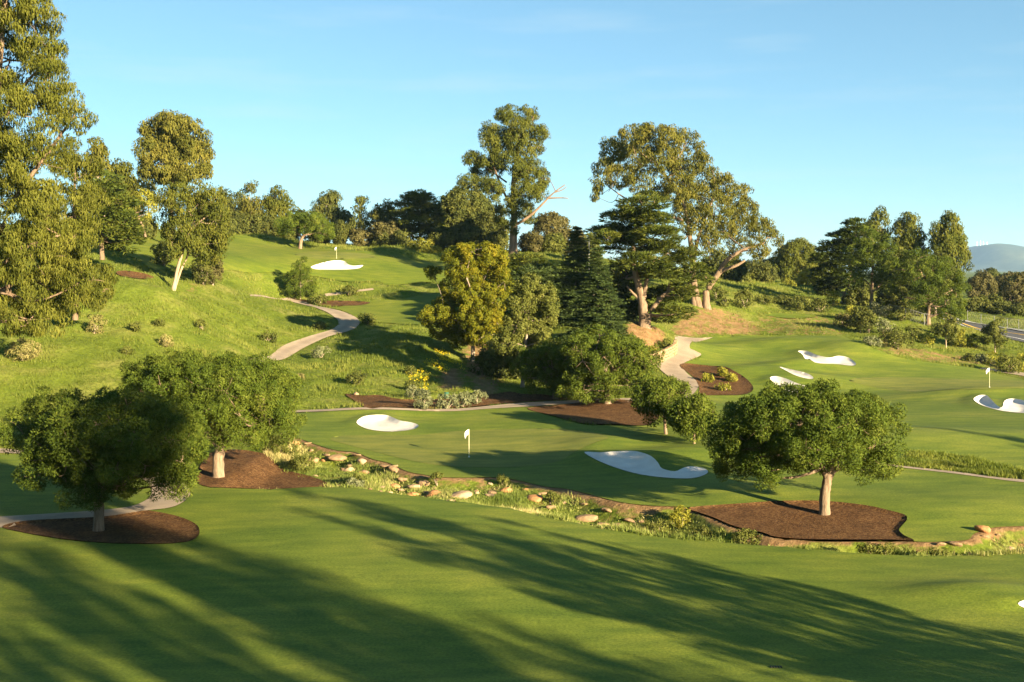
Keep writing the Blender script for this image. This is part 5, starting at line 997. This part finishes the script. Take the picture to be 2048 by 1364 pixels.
# ------------------------------------------------------------------ small things
def boxmesh(name, x0, y0, z0, x1, y1, z1):
    V = np.array([(x, y, z) for x in (x0, x1) for y in (y0, y1) for z in (z0, z1)], float)
    return make_mesh(name, V, np.array([(0, 1, 3, 2), (4, 6, 7, 5), (0, 4, 5, 1), (2, 3, 7, 6), (0, 2, 6, 4), (1, 5, 7, 3)]))
M['boxgreen'] = plain_mat('green_enamel', (.03, .10, .06), .7)
B = hit(893, 797); r0 = empty('utility_box', B); tag(r0, 'small green utility box among the sage bushes', 'utility box')
obj('cabinet', boxmesh('cabinet', -.2, -.18, -.1, .2, .18, .55), M['boxgreen'], r0); obj('lid', boxmesh('lid', -.23, -.2, .55, .23, .2, .6), M['boxgreen'], r0)
B = world_pt(1178, 530, 200); B[2] = float(z_ground(A(B[0]), A(B[1]))[0]); r0 = empty('utility_pole', B); tag(r0, 'grey utility pole behind the firs', 'pole')
hp = ZC+(HY-476)/FPX*200-B[2]; V, F = join_tubes([tube(np.array([(0, 0, -.2), (0, 0, hp*.5), (0, 0, hp)]), [.09, .08, .07], 8)]); obj('shaft', make_mesh('shaft', V, F, True), M['metal'], r0); obj('crossarm', boxmesh('crossarm', -.7, -.06, hp-.6, .7, .06, hp-.48), M['metal'], r0)
def fence(label, pts, h, step):
    P_ = cast(pts); seg = np.r_[0, np.cumsum(np.linalg.norm(np.diff(P_, axis=0), axis=1))]; n = int(seg[-1]/step)+1; s_ = np.linspace(0, seg[-1], n)
    x = np.interp(s_, seg, P_[:, 0]); y = np.interp(s_, seg, P_[:, 1]); z = z_ground(x, y); o0 = A(x[0], y[0], z[0]); root = empty('wire_fence', o0); tag(root, label, 'fence', 'wire fences')
    Q = np.c_[x, y, z]-o0; pm = join_tubes([tube(np.array([(0, 0, -.2), (0, 0, h*.5), (0, 0, h)]), [.05]*3, 6)]); pme = make_mesh('post', *pm); 
    for q in Q:
        o = obj('post', pme, M['metal'], root); o.location = q
    tb = [tube(Q+A(0, 0, h), [.035]*n, 5)]; obj('top_rail', make_mesh('top_rail', *join_tubes(tb)), M['metal'], root)
    tb = []
    for a, b in zip(Q[:-1], Q[1:]):
        L = np.linalg.norm(b-a)
        for t in np.arange(0, L-.05, .45):
            for (t2, u0, u1) in ((t+h*.55, 0, 1), (t-h*.55, 0, 1)):
                p0 = a+(b-a)*t/L; f = np.clip(t2/L, 0, 1); p1 = a+(b-a)*f; tb.append(tube(np.array([p0, p1+A(0, 0, h*abs(f-t/L)*L/(h*.55))]), [.012, .012], 3))
    obj('wire_mesh', make_mesh('wire_mesh', *join_tubes(tb)), M['metal'], root)
fence('wire fence under the broad heavy pine before the road', [(1778, 632), (1810, 640), (1845, 648), (1880, 652)], 1.8, 3.0)
fence('wire fence beyond the road at the right edge', [(1935, 640), (1980, 648), (2020, 655), (2060, 662)], 2.0, 3.0)
r0 = empty('drain_grate', hit(1552, 1336)); tag(r0, 'small dark drain grate in the foreground fairway', 'drain'); r0.location.z += .05
M['dark'] = plain_mat('dark_cast_iron', (.02, .02, .02), .7)
gm = boxmesh('slat', -.02, -.09, -.03, .02, .09, .012)
for i in range(5):
    o = obj('slat', gm, M['dark'], r0); o.location = (-.18+i*.09, 0, 0)
D0 = 11000.; 
for i, px in enumerate((1954, 1961, 1967, 1974)):
    zt = ZC+(HY-486)/FPX*D0; r0 = tag(obj('antenna_mast', None), None); x = (px-CX)/FPX*D0; r0.location = (x, D0, zt-16); hgt = (9, 14, 11, 8)[i]
    tag(r0, ('leftmost', 'second', 'third', 'rightmost')[i]+' tiny mast on the mountain top', 'mast', 'masts on the mountain'); obj('mast', boxmesh('mast', -2, -2, -30, 2, 2, 12+hgt*2), M['white'], r0)

# ------------------------------------------------------------------ grass
def in_any(x, y, Ps):
    r = np.zeros(x.shape, bool)
    for P in Ps: r |= inside(x, y, P)
    return r
def blades(pts, k, h, w, r, t0, spread, lean=.45):
    n = len(pts)*k; p = np.repeat(pts, k, 0)+np.c_[r.normal(0, 1, (n, 2))*np.repeat(spread, k)[:, None], np.zeros(n)-.03]
    H = np.repeat(h, k)*r.uniform(.55, 1.2, n); W = np.repeat(w, k)*r.uniform(.7, 1.3, n); a = r.uniform(0, 6.283, n); b = r.uniform(0, 6.283, n); ln = r.uniform(0, lean, n)*H
    sd = np.c_[np.cos(a), np.sin(a), np.zeros(n)]*W[:, None]*.5; tip = p+np.c_[np.cos(b)*ln, np.sin(b)*ln, H]
    V = np.stack([p-sd, p+sd, tip], 1).reshape(-1, 3); t = np.clip(np.repeat(t0, k)+r.normal(0, .13, n), 0, 1)
    return V, np.arange(n*3).reshape(-1, 3), np.repeat(t, 3)
gr = np.random.default_rng(77); NOG = ALLP+[DITCH]
def scatter(x0, x1, y0, y1, d0, dref):
    n = int((x1-x0)*(y1-y0)*d0*1.6); x = gr.uniform(x0, x1, n); y = gr.uniform(y0, y1, n)
    k = (gr.random(n) < np.minimum(1, (dref/y)**2/1.6)) & (np.abs(x) < .47*y+3); return x[k], y[k]
x, y = scatter(-110, 115, 84, 250, 9, 100)
k = ~in_any(x, y, NOG); x, y = x[k], y[k]; d = dirt_at(x, y); pn = np.c_[x, y]; cl = fbm(pn*.35, 4, 21)
k = (gr.random(len(x)) > d*1.15) & (gr.random(len(x)) < .45+cl); x, y, cl, d = x[k], y[k], cl[k], d[k]; z = z_ground(x, y); pn = np.c_[x, y]
f = y/110.0; big = fbm(pn*.12, 3, 31); hgt = (.16+.34*smooth((cl-.4)/.3))*np.sqrt(f)*np.where(x > 20, 1.0, 1.0)
V, F, t = blades(np.c_[x, y, z], 6, hgt*.8, .048*f, gr, np.clip(.5+(big-.5)*1.3+(cl-.5)*.6, .05, .95), .16*f)
tag(obj('rough_grass', make_mesh('rough_grass', V, F, False, {'tint': t}), M['grass']), 'tall bright green grass covering the slopes', kind='stuff')
lo, hi = DITCH.min(0), DITCH.max(0); n = int((hi[0]-lo[0])*(hi[1]-lo[1])*55); x = gr.uniform(lo[0], hi[0], n); y = gr.uniform(lo[1], hi[1], n)
k = inside(x, y, DITCH) & (np.abs(x) < .47*y+3) & ~in_any(x, y, [P for P in PM.values()]); x, y = x[k], y[k]; e2 = edge_dist(x, y, F2NEAR, False); pn = np.c_[x, y]; cl = fbm(pn*.5, 4, 41)
k = (e2 > .7+1.2*gr.random(len(x))**2) & (gr.random(len(x)) < .25+1.2*smooth((cl-.35)/.3)); x, y, cl = x[k], y[k], cl[k]; z = z_ground(x, y)
V, F, t = blades(np.c_[x, y, z], 7, .10+.34*smooth((cl-.38)/.3)*gr.uniform(.5, 1.2, len(x)), np.full(len(x), .06), gr, np.clip(fbm(np.c_[x, y]*.22, 3, 51)*1.5-.3, .02, .98), np.full(len(x), .16), 1.0)
tag(obj('native_grass', make_mesh('native_grass', V, F, False, {'tint': t}), M['native']), 'tufted native grass in the rocky swale', kind='stuff')
lo, hi = STRIP.min(0), STRIP.max(0); n = int((hi[0]-lo[0])*(hi[1]-lo[1])*30); x = gr.uniform(lo[0], hi[0], n); y = gr.uniform(lo[1], hi[1], n); k = inside(x, y, STRIP) & ~in_any(x, y, [PP['p5']]) & (x < .5*y); x, y = x[k], y[k]
V, F, t = blades(np.c_[x, y, z_ground(x, y)], 8, .12+.3*fbm(np.c_[x, y]*.8, 3, 64), np.full(len(x), .06), gr, np.clip(fbm(np.c_[x, y]*.4, 3, 61), 0, 1), np.full(len(x), .16), .9)
tag(obj('verge_grass', make_mesh('verge_grass', V, F, False, {'tint': t}), M['grass']), 'strip of tall grass beside the path on the right', kind='stuff')
# yellow wildflowers
fl = [poly(p, 2) for p in ([(815, 702), (850, 694), (905, 708), (928, 742), (890, 745), (840, 725)], [(805, 750), (850, 740), (865, 765), (855, 785), (825, 782)])]
xs_, ys_ = [], []
for P in fl:
    lo, hi = P.min(0), P.max(0); n = int((hi[0]-lo[0])*(hi[1]-lo[1])*(16 if P is fl[0] else 6)); x = gr.uniform(lo[0], hi[0], n); y = gr.uniform(lo[1], hi[1], n)
    k = inside(x, y, P) & (fbm(np.c_[x, y]*.45, 3, 71) > .5); xs_.append(x[k]); ys_.append(y[k])
x, y = np.concatenate(xs_), np.concatenate(ys_); C = np.c_[x, y, z_ground(x, y)+gr.uniform(.22, .42, len(x))]
V, F, t = leaves(C, np.tile(unit(A(.2, -.6, .7)), (len(C), 1)), dict(k=4, cr=.14, L=.09, W=.08, mode='broad'), gr, np.full(len(C), .5))
tag(obj('wildflowers', make_mesh('wildflowers', V, F, False, {'tint': t}), M['flower']), 'yellow wildflowers on the bank left of the acacia', kind='stuff')

# ------------------------------------------------------------------ evening haze over the whole valley
hz, hn, hl, hb = new_mat('haze_air'); hn.remove(hb); pv = hn.new('ShaderNodeVolumePrincipled'); pv.inputs['Color'].default_value = (.42, .68, 1, 1); pv.inputs['Density'].default_value = 4.2e-5; pv.inputs['Anisotropy'].default_value = .1
hl.new(pv.outputs[0], hn['Material Output'].inputs['Volume'])
tag(obj('haze', boxmesh('haze', -18500, -400, -12, 18500, 15000, 340), hz), 'thin blue evening haze', kind='stuff')
